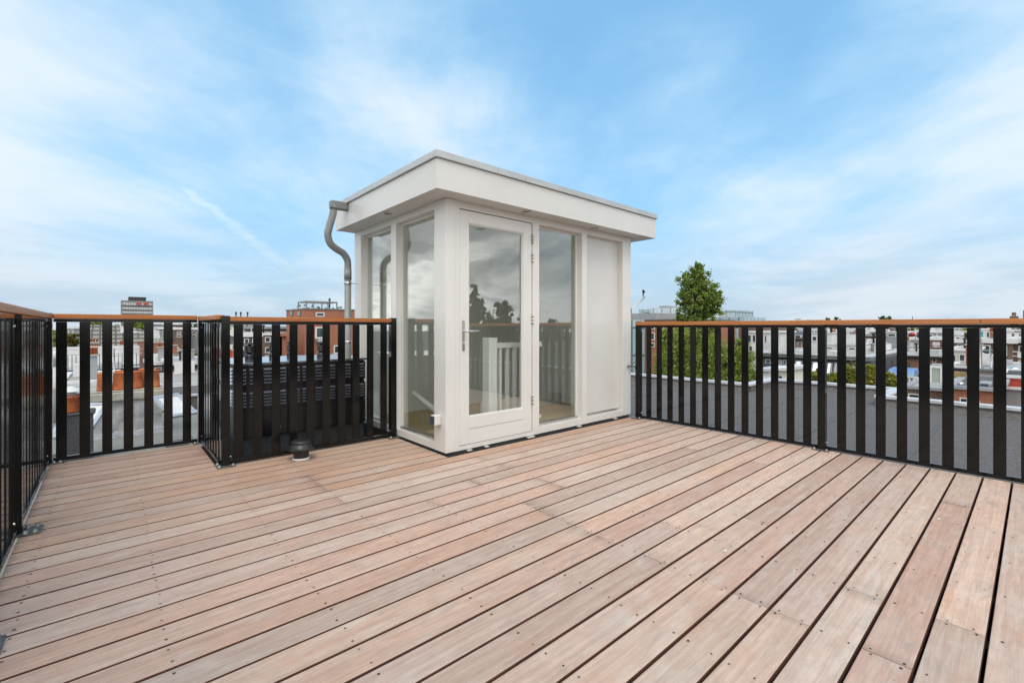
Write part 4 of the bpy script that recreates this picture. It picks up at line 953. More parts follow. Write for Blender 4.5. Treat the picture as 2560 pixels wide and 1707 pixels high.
facade('red_shed', 'small dark red shed with white roof low behind the corner post', REDW, 'Y', 26, 560, 606, 873, None, 3, cornice=(.14, .06, WREND))
for i, u in enumerate((590, 602, 619)):
    x, y = at(u, 120); m = MB(); m.lathe(x, y, [(.14, -2), (.14, 3.0), (.26, 3.05), (.26, 3.4), (.14, 3.45), (.14, 4.5), (.24, 4.55), (.24, 5.0)], 10)
    tag(m.build('slim_flue', DARKM, loc=(x, y, -2)), ['leftmost of three thin dark flues rising over the railing', 'middle one of three thin dark flues over the railing', 'rightmost of three thin dark flues rising over the railing'][i], 'flue', 'thin dark flues on the skyline')
m = MB(); x0, s0 = onY(560, 118); x1, _ = onY(640, 118); m.box(x0, x1, 119, 130, GB, zat(797, s0)); tag(m.build('flue_house', GREYR, loc=((x0 + x1) / 2, 120, GB)), 'grey distant house beneath the three thin flues', 'building')
# --- right: beyond the flat roof
facade('red_brick_block', 'red brick apartment block with white windows right behind the hut', BRICKR, 'X', 44, 1602, 1712, 800, None, 12, uref=1660,
       wins=[(1627, 1637, 815, 824), (1653, 1660, 815, 824), (1627, 1637, 831, 850), (1627, 1637, 857, 868), (1653, 1661, 832, 850)], cornice=(.12, .1, PIPECAP), fr=.14)
facade('dark_glazed_wing', 'dark glazed stair wing at the left of the red brick block', TEALG, 'X', 43, 1560, 1600, 800, None, 6, pm=WINP)
facade('grey_roof_house', 'plain grey penthouse box above the red brick block', GREYR, 'X', 62, 1572, 1640, 784, 800, 8)
facade('glass_office', 'pale glass office building crossing behind the tall tree', PALEG, 'X', 105, 1622, 1735, 769, None, 14, uref=1690)
facade('glass_office_plant', 'pale grey plant room on top of the glass office', GREYR, 'X', 106, 1648, 1667, 765, 771, 5)
facade('dark_glass_box', 'small dark teal glazed box at the left end of the glass office', TEALG, 'X', 104, 1597, 1618, 774, 782, 4)
facade('blue_glass_house', 'blue-grey glass building right of the tall tree crown', TEALG, 'X', 92, 1799, 1832, 776, None, 10, wins=[(1801, 1806, 781, 795), (1809, 1815, 781, 795), (1818, 1823, 782, 795)], pm=LITEM, fr=.05)
facade('glass_balcony_block', 'low block with pale glass balustrade right of the blue-grey glass building', TEALG, 'X', 80, 1786, 1862, 794, None, 9)
facade('brown_tower_house', 'dark brown brick building with teal glass bays behind the railing balusters', BRICKD, 'X', 60, 1800, 1905, 803, None, 9, wins=[(1805, 1818, 812, 858, TEALG), (1834, 1846, 812, 858, TEALG)], fr=.06)
# crane with its figure-like hook block
def crane():
    x, y = at(1578, 150); s = 150; t = thing('tower_crane', 'thin white lattice crane jib rising behind the right edge of the hut', 'crane', (x, y, -14))
    m = MB(); m.tube([(x, y, -14), (x, y, zat(770, s))], .25, 6); m.build('mast', WREND, t)
    a = Vector((x, y, zat(772, s))); e = Vector((*at(1613, s), zat(741, s))); m = MB(); m.tube([a, e], .16, 6); o2 = Vector((0, 0, -1.1)); m.tube([a + o2, e + o2 * .2], .12, 6)
    for i in range(12): q = i / 12; m.tube([a.lerp(e, q), (a + o2).lerp(e + o2 * .2, q + .08)], .05, 4)
    m.build('jib', WREND, t)
    c = Vector((*at(1608, s), zat(737, s))); m = MB(); m.tube([c + Vector((0, 0, -.7)), c + Vector((0, 0, 1.6))], [.18, .34], 6); m.tube([c + Vector((0, 0, 1.5)), Vector((*at(1612.5, s), zat(732, s)))], [.3, .16], 6); m.build('trolley', DARKM, t)
crane()
# white houses beyond, row by row
facade('white_corner_house', 'white flat-roofed house with tall windows right of the brown building', WREND, 'X', 46, 1867, 1922, 832, None, 7, wins=[(1870, 1879, 837, 856), (1881, 1890, 837, 856), (1893, 1900, 838, 856), (1903, 1909, 838, 856), (1912, 1917, 838, 856), (1872, 1882, 864, 878), (1896, 1906, 864, 878)], cornice=(.18, .12, TRIM))
facade('gabled_row_house', 'white-trimmed row house with dark dormer, left of two behind the railing', BRICKM, 'X', 66, 1908, 1964, 848, None, 8, wins=grid((1912, 1928, 1944, 1953), (852, 866), 8, 10), cornice=(.3, .2, WREND), roofm=SLATE, group='white-trimmed row houses beyond the mansard')
facade('gabled_row_house', 'white-trimmed row house with slate mansard and balcony, right of two behind the railing', BRICKM, 'X', 64, 1966, 2012, 848, None, 8, wins=grid((1970, 1984, 1996), (853, 867), 9, 10), cornice=(.3, .2, WREND), roofm=SLATE, group='white-trimmed row houses beyond the mansard')
def mansard(label, X_, u0, u1, vt, vb, group, wn):
    y0, s0 = onX(u0, X_); y1, s1 = onX(u1, X_); lo, hi = sorted((y0, y1)); s = (s0 + s1) / 2
    zb, zt = zat(vb, s), zat(vt, s)
    t = thing('mansard_roof', label, 'roof', (X_, (lo + hi) / 2, zb), group)
    m = MB(); m.extrude([(X_ - .9, zb), (X_, zt), (X_ + 4, zt + .25), (X_ + 5, zb)], 'y', lo, hi) if False else None
    m = MB()
    m.face([(X_ - .9, lo, zb), (X_ - .9, hi, zb), (X_, hi, zt), (X_, lo, zt)]); m.face([(X_, lo, zt), (X_, hi, zt), (X_ + 5, hi, zt + .3), (X_ + 5, lo, zt + .3)])
    m.face([(X_ - .9, lo, zb), (X_, lo, zt), (X_ + 5, lo, zt + .3), (X_ + 5, lo, zb)]); m.face([(X_ - .9, hi, zb), (X_, hi, zt), (X_ + 5, hi, zt + .3), (X_ + 5, hi, zb)])
    m.build('slope', SLATE, t)
    for i in range(wn):
        a = lo + (hi - lo) * (i + .5) / wn; w_ = min(1.2, (hi - lo) / wn * .3); h = (zt - zb)
        m = MB(); m.box(X_ - .75, X_ + .4, a - w_, a + w_, zb + h * .2, zb + h * .85); d = m.build('dormer', WREND, t); ROOTLOC[d.name] = ROOTLOC[t.name]
        m = MB(); m.box(X_ - .80, X_ - .752, a - w_ * .8, a + w_ * .8, zb + h * .3, zb + h * .75); m.build('pane', WINP, d)
    return t
mansard('dark slate mansard with white dormers on the left far row house', 66, 1908, 1964, 832, 846, 'slate mansards of the far row', 2)
mansard('dark slate mansard with white dormers on the right far row house', 64, 1966, 2012, 836, 846, 'slate mansards of the far row', 2)
t = facade('white_cube_house', 'modern white cube house with one square window rising above the flat roofs', WREND, 'X', 40, 2024, 2077, 834, None, 5, wins=[(2030, 2043, 840, 853)], cornice=(.08, .05, KERB))
facade('white_cube_attic', 'small white attic box with two slots on the white cube house', WREND, 'X', 42, 2027, 2046, 822, 834, 3, wins=[(2030, 2034, 825, 833), (2038, 2042, 825, 833)])
def slate_terrace():
    X_ = 27.; y0, s0 = onX(1900, X_); y1, s1 = onX(2178, X_); lo, hi = sorted((y0, y1)); s = s0 * .55 + s1 * .45
    zt = zat(884, onX(2040, X_)[1]); z1 = zat(896, onX(2040, X_)[1]); zb = z1 - 2.4
    t = thing('slate_mansard_house', 'long house with zinc gutter and dark slate slope full of bright rooflights', 'house', (X_, (lo + hi) / 2, GB))
    m = MB(); m.box(X_ - .9, X_ + 7.5, lo, hi, GB, zb); m.build('wall', BRICKD, t)
    m = MB(); m.face([(X_ - 1.1, lo, zb), (X_ - 1.1, hi, zb), (X_, hi, z1), (X_, lo, z1)]); m.face([(X_ - 1.1, lo, zb), (X_, lo, z1), (X_ + 7, lo, z1), (X_ + 7, lo, zb)]); m.face([(X_ - 1.1, hi, zb), (X_, hi, z1), (X_ + 7, hi, z1), (X_ + 7, hi, zb)]); m.build('slate_slope', SLATE, t)
    m = MB(); m.box(X_ - .25, X_ + 8, lo, hi, z1 + .001, zt - .08); m.build('zinc_fascia', PIPECAP, t)
    m = MB(); m.box(X_ - .30, X_ + 8.05, lo - .05, hi + .05, zt - .079, zt); m.build('white_edge', KERB, t)
    m = MB(); m.box(X_ + .3, X_ + 7.8, lo + .3, hi - .3, zt + .001, zt + .03); m.build('roof', PALEROOF, t)
    sl = Vector((1.1, 0, z1 - zb)).normalized(); nn = Vector((-(z1 - zb), 0, 1.1)).normalized()
    for u0, u1, v0, v1 in ((1907, 1924, 899, 911), (1940, 1949, 901, 913), (1951, 1963, 901, 913), (1982, 2000, 903, 926), (2025, 2046, 906, 934), (2062, 2076, 908, 938), (2081, 2090, 908, 938), (2127, 2140, 910, 930)):
        a, sa = onX(u0, X_ - .5); b, sb = onX(u1, X_ - .5); a, b = sorted((a, b)); sm_ = (sa + sb) / 2
        def onslope(v):                                    # where this sight line height meets the slope
            zz = zat(v, sm_); return max(zb + .05, min(z1 - .08, zz))
        za, zc_ = onslope(v1), onslope(v0); xa = X_ - 1.1 * (z1 - za) / (z1 - zb); xc = X_ - 1.1 * (z1 - zc_) / (z1 - zb)
        o1, o2 = nn * .05, nn * .09
        for nm, mm, o_, g_ in (('rooflight', GREYR, o1, 0), ('pane', SKYL, o2, .07)):
            m = MB(); q = [(xa, a + g_, za + g_), (xa, b - g_, za + g_), (xc, b - g_, zc_ - g_), (xc, a + g_, zc_ - g_)]
            T = [(p[0] + o_.x, p[1], p[2] + o_.z) for p in q]; Bt = [(p[0], p[1], p[2]) for p in q]; m.face(T)
            for i in range(4): j = (i + 1) % 4; m.face([Bt[i], Bt[j], T[j], T[i]])
            if nm == 'rooflight': ro = m.build(nm, mm, t); ROOTLOC[ro.name] = ROOTLOC[t.name]
            else: m.build(nm, mm, ro)
slate_terrace()
def acunit(label, X_, u0, u1, v0, v1):
    y0, s = onX(u0, X_); y1, _ = onX(u1, X_); lo, hi = sorted((y0, y1)); zb, zt = zat(v1, s), zat(v0, s)
    t = thing('air_conditioner', label, 'air conditioner', (X_, (lo + hi) / 2, zb), 'air conditioners on the flat roofs')
    Bx(X_, X_ + .5, lo, hi, zb, zt, bev=.02).build('case', WREND, t); m = MB()
    for i in range(7): z = zb + .06 + (zt - zb - .12) * i / 7; m.box(X_ - .012, X_ - .001, lo + .06, hi - .06, z, z + (zt - zb) / 12)
    m.build('grille', DARKM, t)
acunit('white air conditioner on the pale flat roof left of the railing post', 29, 1996, 2006, 875, 884)
acunit('white air conditioner with dark grille on the pale flat roof right of the post', 28.5, 2074, 2093, 877, 888)
acunit('small grey air conditioner on the white roof above the cream facade', 50, 2388, 2400, 841, 849)
t = facade('white_roof_house', 'long low white house with dark barred windows above the slate slope', WREND, 'X', 33, 2062, 2166, 863, 886, 5, wins=[(2066, 2083, 867, 876), (2121, 2140, 868, 885)], cornice=(.08, .12, KERB), fr=.05)
facade('white_gable_box', 'white storey with louvre wall right of the long low white house', WREND, 'X', 31, 2163, 2190, 864, 886, 4, wins=[(2167, 2188, 868, 884, LITEM)])
m = MB(); x, y = at(2181, 24.5); m.lathe(x, y, [(.075, -6), (.075, zat(862, 24.5)), (.1, zat(861, 24.5)), (.1, zat(858, 24.5))], 12)
fp = tag(m.build('steel_flue', ZINC, loc=(x, y, -6)), 'tall grey steel flue with pipe bracket in front of the slate slope', 'flue')
def metal_frame():
    X_ = 36; t = thing('skylight_frame', 'white metal roof lantern with sloping bars near the tall flue', 'roof lantern', (X_, onX(2175, X_)[0], zat(866, 36)))
    y0, s = onX(2163, X_); y1, _ = onX(2191, X_); z0, z1 = zat(866, s), zat(849, s)
    m = MB(); m.tube([(X_, y0, z0), (X_, y0 - .25, z1), (X_, y1, z1), (X_, y1, z0)], .05, 6); m.tube([(X_ + 1, y0, z0), (X_ + 1, y0 - .25, z1), (X_ + 1, y1, z1), (X_ + 1, y1, z0)], .05, 6)
    for q in (.25, .5, .75): yy = y0 + (y1 - y0) * q; m.tube([(X_, yy, z0), (X_, yy, z1), (X_ + 1, yy, z1)], .035, 6)
    m.build('bars', WREND, t)
metal_frame()
# near white sheds between parapet and slate house
facade('white_box_shed', 'white boxy shed with projecting roof close beyond the jutting parapet', WREND, 'X', 17, 1905, 1922, 928, None, 1.8, wins=[(1906, 1914, 946, 960)], cornice=(.10, .10, KERB))
facade('cream_roof_shed', 'cream dormer shed with grey window just beyond the jutting parapet corner', CREAM, 'X', 17.5, 1942, 1964, 926, None, 2, wins=[(1946, 1958, 938, 950)], cornice=(.10, .10, WREND), clutter=False)
# right third
facade('far_flat_row', 'distant flat-roofed cream row under the tree line at right', CREAM, 'X', 75, 2100, 2260, 841, None, 10, wins=grid((2108, 2124, 2140, 2176, 2200, 2226, 2244), (843, 858), 8, 8), cornice=(.25, .2, GREYR))
facade('far_red_row', 'distant row with terracotta fronts left of the railing post', BRICKM, 'X', 90, 2090, 2210, 828, None, 9, wins=grid((2096, 2112, 2128, 2150, 2170, 2190), (832,), 7, 7), cornice=(.3, .2, WREND))
facade('grey_upper_house', 'grey upper storey with glazed terrace under the trees', GREYR, 'X', 62, 2216, 2244, 832, None, 6, wins=[(2219, 2240, 834, 842)], cornice=(.15, .1, WREND))
facade('white_terrace_house', 'white house with roof terrace around the red flue', WREND, 'X', 54, 2258, 2302, 850, None, 7, wins=grid((2262, 2286), (856,), 9, 12), cornice=(.2, .15, TRIM))
m = MB(); x, y = at(2280, 50); m.lathe(x, y, [(.12, zat(856, 50)), (.12, zat(838, 50)), (.26, zat(837, 50)), (.26, zat(834, 50)), (.1, zat(830, 50))], 14)
tag(m.build('red_flue', REDP, loc=(x, y, zat(856, 50))), 'bright red mushroom flue standing on a white roof terrace', 'flue')
facade('brick_terrace_house', 'low red brick house with white roof edge and one small white window', BRICKM, 'X', 38, 2190, 2372, 889, None, 8, wins=[(2331, 2341, 894, 906)], cornice=(.14, .12, WREND), fr=.12)
def fence(name, label, X_, u0, u1, v0, v1, m_, pitch=.12, bw=.03, group=None):
    y0, s = onX(u0, X_); y1, s1 = onX(u1, X_); lo, hi = sorted((y0, y1)); s = (s + s1) / 2; z0, z1 = zat(v1, s), zat(v0, s)
    t = thing(name, label, 'fence', (X_, (lo + hi) / 2, z0), group); m = MB(); n = int((hi - lo) / pitch)
    for i in range(n + 1): a = lo + i * (hi - lo) / max(n, 1); m.box(X_ - .015, X_ + .015, a - bw / 2, a + bw / 2, z0, z1 - .05)
    m.build('pickets', m_, t); m = MB(); m.box(X_ - .03, X_ + .03, lo, hi, z1 - .0499, z1); m.box(X_ - .02, X_ + .0149 + .006, lo, hi, z0 + .08, z0 + .12); m.build('rails', m_, t); return t
fence('balcony_railing', 'black barred balcony railing with plants below the red flue', 47, 2273, 2298, 853, 872, DARKM, .2)
fence('balcony_railing', 'black barred balcony railing in front of the white garden box', 44, 2324, 2356, 863, 873, DARKM, .18)
fence('balcony_railing', 'grey bars of the roof terrace below the far slate mansards', 52, 1983, 2004, 857, 870, LITEM, .25)
facade('brown_planter_house', 'terracotta fronted terrace house behind the barred balcony', BRICKM, 'X', 46, 2316, 2362, 850, None, 6, cornice=(.2, .15, WREND), wins=[(2332, 2350, 855, 868, WREND)])
facade('grey_shed_roof', 'grey and white roof hut with red barrel under the tree line', GREYR, 'X', 58, 2316, 2358, 832, None, 5, wins=[(2322, 2332, 836, 846)], cornice=(.1, .1, WREND))
m = MB(); x, y = at(2344, 56); m.lathe(x, y, [(.16, zat(845, 56)), (.25, zat(838, 56)), (.2, zat(833, 56)), (.08, zat(829, 56))], 12); tag(m.build('red_barrel_cowl', REDP, loc=(x, y, zat(845, 56))), 'small red cowl beside a white roof hut', 'flue')
facade('cream_bay_house', 'cream rendered rear house with dark casement window, roof edge above', CREAM, 'X', 36, 2374, 2438, 877, None, 5, wins=[(2384, 2389, 888, 904), (2397, 2414, 885, 904), (2424, 2432, 885, 904)], cornice=(.12, .14, WREND), fr=.07)
facade('dormer_house', 'brown house with white dormer windows above the cream rear house', BRICKD, 'X', 46, 2368, 2440, 857, None, 7, wins=[(2393, 2404, 860, 873), (2406, 2418, 860, 873)], cornice=(.25, .2, WREND))
facade('brick_window_house', 'brown brick house with big white framed windows and broad white cornice', BRICKD, 'X', 44, 2441, 2531, 858, None, 9, wins=[(2453, 2477, 862, 889), (2505, 2518, 862, 890), (2454, 2477, 899, 918), (2505, 2518, 900, 920), (2484, 2498, 864, 889)], cornice=(.32, .22, WREND), fr=.14)
facade('brick_corner_house', 'brick house with inset white balconies at the far right edge', BRICKD, 'X', 46, 2531, 2640, 858, None, 9, wins=[(2545, 2575, 864, 890), (2545, 2575, 900, 920)], cornice=(.3, .22, WREND))
fence('balcony_railing', 'white picket balcony at the right edge of the brown brick house', 43, 2531, 2548, 878, 894, WREND, .3, .16)
fence('roof_terrace_screen', 'white slatted screen on the roof above the brown brick house', 45, 2506, 2560, 831, 848, WREND, .32, .2)
facade('roof_hut', 'white roof hut with teal door on the broad white cornice', WREND, 'X', 48, 2443, 2480, 824, 849, 4, wins=[(2450, 2460, 828, 846, TEALP), (2466, 2474, 830, 844)], cornice=(.08, .1, TRIM), fr=.1)
facade('rooftop_house', 'pale roof rim house behind the small grey air conditioner', WREND, 'X', 52, 2380, 2441, 851, None, 6, cornice=(.25, .2, TRIM))
# near right roofs and yards
facade('orange_brick_shed', 'low orange brick rear house with grey roof edge and white window frame', BRICKR, 'X', 20, 2372, 2500, 975, None, 5, wins=[(2399, 2420, 994, 1008), (2440, 2450, 1000, 1012)], cornice=(.10, .10, GREYR), roofm=FELT, fr=.06)
facade('dark_brick_shed', 'low brown brick rear house with white ledge, left of the orange brick one', BRICKD, 'X', 21, 2262, 2358, 974, None, 4, wins=[(2271, 2300, 984, 996)], cornice=(.10, .10, GREYR), roofm=ZROOF, fr=.06)
facade('white_door_bay', 'tall white framed glass bay standing on the dark brick rear house roof', WREND, 'X', 23.5, 2324, 2372, 915, 972, .8, wins=[(2325, 2356, 916, 968, mat('pale_green_glass', (.36, .42, .36), (.32, .38, .32), 2, .1))], fr=.10)
fence('timber_fence', 'grey picket fence of a roof garden left of the white glass bay', 23, 2262, 2297, 941, 965, WREND, .11, .05)
m = MB()
for k in range(10):
    y_, s = onX(2383 + k * 3.6, 24); m.tube([(24 - .3, onX(2370, 24)[0], zat(928 + k * 1.5, s)), (24 - .3, onX(2418, 24)[0], zat(929 + k * 1.5, s))], .04, 6)
tag(m.build('bamboo_stack', mat('bamboo', (.38, .27, .12), (.22, .16, .07), 6, .7), loc=(23.7, onX(2400, 24)[0], zat(943, 26))), 'stack of yellow-brown bamboo poles on a flat roof', 'pole stack')
def dome(label, X_, u0, u1, v0, v1):
    y0, s = onX(u0, X_); y1, _ = onX(u1, X_); c = (y0 + y1) / 2; r = abs(y1 - y0) / 2; z0 = zat(v1, s); h = zat(v0, s) - z0
    t = thing('dome_rooflight', label, 'rooflight', (X_, c, z0), 'domed rooflights')
    m = MB(); m.lathe(X_, c, [(r, z0 + .06)] + [(r * math.cos(a), z0 + .06 + h * math.sin(a)) for a in (.3, .6, .9, 1.2, 1.5)], 20); m.build('dome', SKYL, t)
    m = MB(); m.lathe(X_, c, [(r * 1.05, z0), (r * 1.05, z0 + .059)], 20); m.build('kerb', GREYR, t)
dome('white domed rooflight on the felt roof of the orange brick rear house', 21.5, 2386, 2414, 957, 966)
dome('white domed rooflight near the far right above the red boards', 30, 2522, 2548, 919, 926)
t = thing('box_rooflight', 'dark blue-grey box rooflight on the felt roof near the orange brick', 'rooflight', (21, onX(2460, 21)[0], zat(967, 23)))
y0, s = onX(2446, 21); y1, _ = onX(2476, 21); lo, hi = sorted((y0, y1)); Bx(21, 22, lo, hi, zat(969, s), zat(957, s), bev=.02).build('box', GREYR, t); Bx(20.95, 20.998, lo + .05, hi - .05, zat(968, s), zat(958, s)).build('pane', SOCK, t)
facade('timber_roof_storey', 'weathered roof storey with beige tarpaulin and timber rim', mat('tarpaulin', (.42, .37, .31), (.34, .30, .25), 2, .85), 'X', 28, 2443, 2482, 928, 962, 2.5, cornice=(.1, .08, PIPECAP))
facade('long_grey_roof', 'long low grey roof strip running below the brown brick house', ZROOF, 'X', 32, 2374, 2600, 924, None, 6, cornice=(.10, .1, WREND))
t = facade('red_board_shed', 'orange-red boarded shed with dark roof at the right edge', REDW, 'X', 24, 2500, 2600, 946, 973, 3.5, cornice=(.10, .08, WREND), roofm=FELTD)
x, y = at(2526, 27.0); vz = zat(943, 27); t = thing('roof_ventilator', 'white roof ventilator with dark mushroom cap above the red boards', 'vent', (x, y, vz - .3))
m = MB(); m.lathe(x, y, [(.18, vz - .5), (.15, vz + .12)], 16); m.build('stem', WREND, t); m = MB(); m.lathe(x, y, [(.12, vz + .121), (.22, vz + .16), (.22, vz + .22), (.15, vz + .33), (.05, vz + .36)], 16); m.build('cap', DARKM, t)
facade('grey_base_block', 'grey rendered wall with white rim below the red boarded shed', GREYR, 'X', 23.5, 2504, 2600, 975, None, 4, cornice=(.08, .08, WREND))
# tarpaulin over a roof terrace
m = MB(); X_ = 25; y0, s = onX(2222, X_); y1, _ = onX(2286, X_); lo, hi = sorted((y0, y1)); z0, z1 = zat(936, s), zat(923, s)
m.extrude([(X_ - .2, z0), (X_, z1), (X_ + .9, z1 + .05), (X_ + 1.1, z0)], 'y', lo, hi)
tag(m.build('tarpaulin', BLUET, loc=(X_, (lo + hi) / 2, z0)), 'blue tarpaulin over a small roof structure', 'tarpaulin')
facade('yard_shed', 'small beige shed under the blue tarpaulin', CREAM, 'X', 25.3, 2224, 2284, 937, None, .9)
for i, (u, v0) in enumerate(((2106, 905), (2128, 900), (2169, 905), (2231, 900), (2273, 905))):
    x, y = at(u, 21); m = MB(); m.tube([(x, y, -14), (x, y, zat(v0, 21))], .045, 6)
    tag(m.build('timber_pole', WOODG, loc=(x, y, -14)), ['weathered timber pole among yellow shrubs, leftmost of five', 'weathered timber pole among yellow shrubs, second from the left', 'weathered timber pole beside the tall steel flue', 'weathered timber pole in front of the blue tarpaulin', 'rightmost timber pole, beside the grey picket fence'][i], 'pole', 'timber poles of the garden')
# far skyline
facade('chimney_tower', 'stepped dark tower on the skyline at the right', BRICKD, 'X', 400, 2524, 2546, 790, None, 8, parts=())
facade('upper_tower', 'narrow upper stage of the dark skyline tower', BRICKD, 'X', 401, 2529, 2540, 781, 790, 5)
facade('edge_tower', 'plain dark tower touching the right edge of the picture', BRICKD, 'X', 380, 2557, 2590, 776, None, 8)
facade('skyline_block', 'pale low block on the skyline right of centre railing', WREND, 'X', 420, 1988, 2001, 797, None, 9)
facade('skyline_slab', 'long pale slab on the skyline beside two round trees', WREND, 'X', 430, 2014, 2062, 799, None, 9)
m = MB(); x, y = at(2281, 200); m.tube([(x, y, -5), (x, y, zat(791, 200))], .12, 5); tag(m.build('antenna_mast', DARKM, loc=(x, y, -5)), 'thin antenna mast on the right skyline', 'antenna')
# distant houses filling the streets between: every one a house of its own
rf = random.Random(11)
heads = ['red brick', 'brown brick', 'cream', 'white', 'grey']
mats5 = [BRICKM, BRICKD, CREAM, WREND, GREYR]
def faraway(side, c0, u0, u1, n, v_, seedtxt):
    for i in range(n):
        a = u0 + (u1 - u0) * i / n; b = u0 + (u1 - u0) * (i + 1) / n - .5; k = rf.randrange(5); c = c0 + rf.uniform(-4, 4); vt = v_ + rf.uniform(-4, 4)
        w_ = (b - a) / 3.4
        facade('far_house', f'{heads[k]} house, {["first","second","third","fourth","fifth","sixth","seventh","eighth","ninth","tenth","eleventh","twelfth"][i]} of the row {seedtxt}', mats5[k], side, c, a, b, vt, None, 9,
               wins=grid([a + (b - a) * q for q in (.12, .55)], (vt + 4, vt + 13), w_, 6.5), cornice=(.25, .18, WREND), group='far houses ' + seedtxt, fr=.1, cat='house')
faraway('X', 120, 1880, 2200, 11, 826, 'beyond the mansards')
faraway('X', 84, 1900, 2250, 11, 838, 'between the mansards and the tree line')
faraway('X', 72, 2230, 2470, 10, 841, 'behind the red flue')
faraway('Y', 70, 400, 700, 8, 826, 'behind the cabinet')
faraway('X', 105, 2200, 2640, 12, 830, 'below the far right trees')
faraway('Y', 130, 90, 560, 9, 826, 'beyond the tiled roof')
# ------------------------------------------------------------------ trees and shrubs of the town
def simple_tree(u, v0, v1, du, t, pal, n, leaf, label, seed, grp='town trees', cat='tree', base=-14):
    x, y = at(u, t); r = du * t / FPX / 2; zt, zb = zat(v0, t), zat(v1, t); h = (zt - zb) / 2; rg = random.Random(seed)
    bl_ = [(rg.uniform(-.55, .55) * r, rg.uniform(-.5, .5) * r, zb + h * (1 + rg.uniform(-.55, .6)), r * rg.uniform(.32, .6), h * rg.uniform(.3, .5)) for _ in range(9)] + [(0, 0, zb + h, r * .6, h * .75)]
    tree('town_tree' if cat == 'tree' else 'garden_shrub', label, x, y, base, bl_, leaf, pal, n, max(.08, r * .07), cat, grp, seed=seed)
TT = [(122, 806, 880, 40, 70, PAL_G, 2600, .38, 'green tree at the far left below the handrail'),
      (150, 824, 900, 44, 60, PAL_L, 2400, .34, 'lighter green tree beside the barred fence at the far left'),
      (182, 830, 890, 42, 52, PAL_O, 2600, .28, 'yellowish tree with dark base left of the tiled roof'),
      (240, 796, 835, 70, 100, PAL_L, 2000, .55, 'broad light green tree behind the left of the tiled roof'),
      (330, 798, 830, 90, 105, PAL_L, 2200, .55, 'broad light green tree behind the right of the tiled roof'),
      (392, 818, 880, 50, 80, PAL_Y, 2400, .45, 'olive tree right of the curved gable'),
      (440, 822, 880, 52, 75, PAL_G, 2600, .40, 'green tree above the cream gable house'),
      (490, 806, 890, 52, 66, PAL_O, 3000, .36, 'tall autumn tinted tree left of the return railing'),
      (530, 815, 890, 50, 70, PAL_G, 2000, .40, 'dark green tree behind the return railing'),
      (489, 880, 905, 22, 40, PAL_L, 700, .2, 'small bright yellow-green bush by the grey wall'),
      (898, 866, 905, 30, 30, PAL_G, 700, .2, 'low green tree right of the brick block'),
      (2082, 788, 868, 42, 120, PAL_D, 2600, .6, 'dark round tree rising above the handrail, left of two'),
      (2206, 781, 840, 58, 130, PAL_D, 2600, .6, 'dark spreading tree rising above the handrail, right of two'),
      (2070, 836, 880, 60, 95, PAL_G, 2000, .5, 'deep green tree behind the white cube house'),
      (1975, 818, 842, 60, 110, PAL_O, 1600, .6, 'brownish autumn tree above the far mansards'),
      (2025, 816, 836, 50, 130, PAL_Y, 1300, .6, 'yellowish tree behind the white attic box'),
      (2165, 812, 866, 50, 100, PAL_Y, 2200, .5, 'yellow-green tree behind the roof lantern'),
      (2283, 814, 850, 46, 85, PAL_Y, 1900, .45, 'yellow-green tree behind the red flue'),
      (2330, 815, 838, 40, 110, PAL_G, 1200, .6, 'green tree above the grey roof hut'),
      (2398, 817, 848, 56, 90, PAL_Y, 2000, .45, 'bright yellow-green tree above the cream rear house'),
      (2455, 812, 830, 50, 130, PAL_D, 1300, .6, 'dark tree behind the teal door roof hut'),
      (2525, 812, 846, 64, 100, PAL_Y, 1900, .5, 'olive yellow tree behind the white slatted screen'),
      (2130, 814, 840, 40, 115, PAL_G, 1200, .55, 'mid green tree between the two dark round trees'),
      (2250, 812, 834, 40, 120, PAL_D, 1100, .6, 'dark tree right of the spreading one'),
      (1910, 800, 822, 24, 200, PAL_D, 700, .9, 'small far dark tree left of the skyline blocks')]
for i, (u, v0, v1, du, t_, pal, n, lf, lab) in enumerate(TT): simple_tree(u, v0, v1, du, t_, pal, n, lf, lab, 100 + i)
SH = [(1998, 922, 965, 44, 19.5, PAL_O, 2200, .10, 'orange and yellow shrub at the left of the garden hedge'),
      (2040, 922, 968, 50, 19, PAL_Y, 2600, .10, 'yellow-green shrub below the rooflights beside the railing post'),
      (2085, 928, 975, 50, 18.5, PAL_Y, 2600, .10, 'yellow-green shrub right of the railing post'),
      (2130, 905, 978, 44, 18.5, PAL_Y, 2800, .10, 'tall yellow shrub climbing round a timber pole'),
      (2178, 905, 985, 48, 18.2, PAL_Y, 2800, .10, 'tall yellow shrub in front of the steel flue'),
      (2222, 930, 990, 44, 18, PAL_Y, 2400, .10, 'olive shrub left of the grey picket fence'),
      (2290, 868, 880, 20, 46, PAL_Y, 400, .14, 'plants on the balcony under the red flue'),
      (2525, 980, 1020, 50, 18, PAL_G, 1500, .12, 'pale green climbing plants at the far right below the red boards'),
      (1960, 856, 872, 22, 50, PAL_Y, 400, .2, 'small roof garden shrub before the far row houses'),
      (2120, 852, 866, 26, 45, PAL_Y, 400, .2, 'yellow roof garden shrub on the long low white house')]
for i, (u, v0, v1, du, t_, pal, n, lf, lab) in enumerate(SH): simple_tree(u, v0, v1, du, t_, pal, n, lf, lab, 300 + i, 'garden shrubs beyond the parapet', 'shrub', base=zat(v1, t_) - .2 if i in (6, 8, 9) else -14)
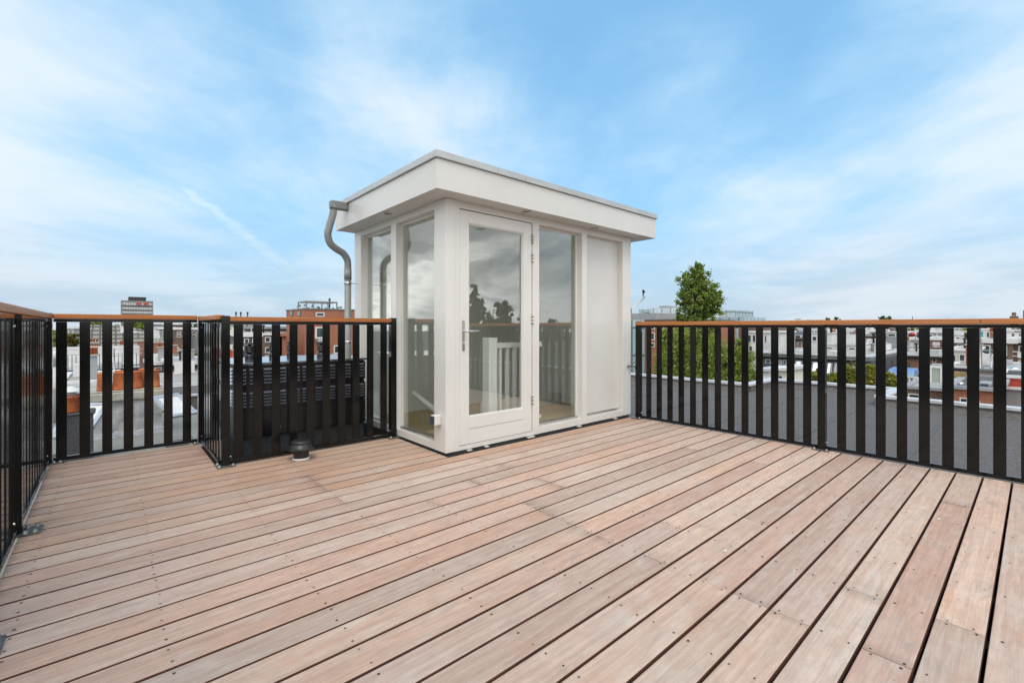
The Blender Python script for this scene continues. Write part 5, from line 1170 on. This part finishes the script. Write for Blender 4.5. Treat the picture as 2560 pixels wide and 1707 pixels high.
# trees standing behind the viewer: they show in the panes of the hut
def glass_tree(u, v0, v1, du, t, pal, n, label, seed):
    r_ = ray(u); x, y = r_[0] * t, 2 * 3.4 - r_[1] * t; r = du * t / FPX / 2; zt, zb = zat(v0, t), zat(v1, t); h = (zt - zb) / 2; rg = random.Random(seed)
    b_ = [(rg.uniform(-.5, .5) * r, rg.uniform(-.5, .5) * r, zb + h * (.8 + rg.uniform(-.6, .6)), r * rg.uniform(.4, .6), h * rg.uniform(.35, .5)) for _ in range(9)] + [(0, 0, zb + h, r * .7, h * .85), (0, 0, zb, r * 1.1, h * .8)]
    tree('garden_tree', label, x, y, -14, b_, .26, pal, n * 3, .3, 'tree', 'trees on the near side of the terrace', seed=seed)
glass_tree(1186, 700, 835, 44, 48, PAL_D, 2200, 'tall dark tree mirrored at the left of the door pane', 501)
glass_tree(1262, 745, 835, 52, 50, PAL_D, 2000, 'round dark tree mirrored in the middle of the door pane', 502)
glass_tree(1225, 780, 835, 60, 52, PAL_D, 1500, 'low dark tree mirrored between the taller ones', 503)
glass_tree(1310, 770, 840, 36, 60, PAL_D, 1200, 'dark tree mirrored at the right of the door pane', 504)
glass_tree(1440, 760, 840, 30, 60, PAL_D, 1200, 'dark tree mirrored at the right edge of the tall window', 505)
glass_tree(1385, 795, 840, 60, 70, PAL_D, 1200, 'low trees mirrored in the tall window', 506)
for i, (yy, hh) in enumerate(((9, 4), (16, 5), (24, 3.6), (34, 6), (46, 5))):
    rg = random.Random(600 + i); tree('garden_tree', ['first', 'second', 'third', 'fourth', 'fifth'][i] + ' dark tree beyond the left railing, mirrored in the side windows', -34 - i * 6, yy + 8, -14, [(rg.uniform(-2, 2), rg.uniform(-3, 3), rg.uniform(-3, hh * .4), 3.2, 2.2) for _ in range(7)], .35, PAL_D, 1300, .25, 'tree', 'trees left of the terrace', seed=600 + i)
facade('street_house', 'brown brick house across the street behind the viewer', BRICKD, 'Y', -42, 1200, 1202, 840, None, 8) if False else None
m = MB(); m.box(2, 42, -52, -40, -14, -1.2); tag(m.build('street_house', BRICKD, loc=(20, -46, -14)), 'long brown brick house behind the viewer, mirrored in the panes', 'building')
m = MB(); m.box(-60, -44, 4, 60, -14, -1.0); tag(m.build('side_street_house', WREND, loc=(-50, 30, -14)), 'long pale house left of the terrace, mirrored in the side windows', 'building')
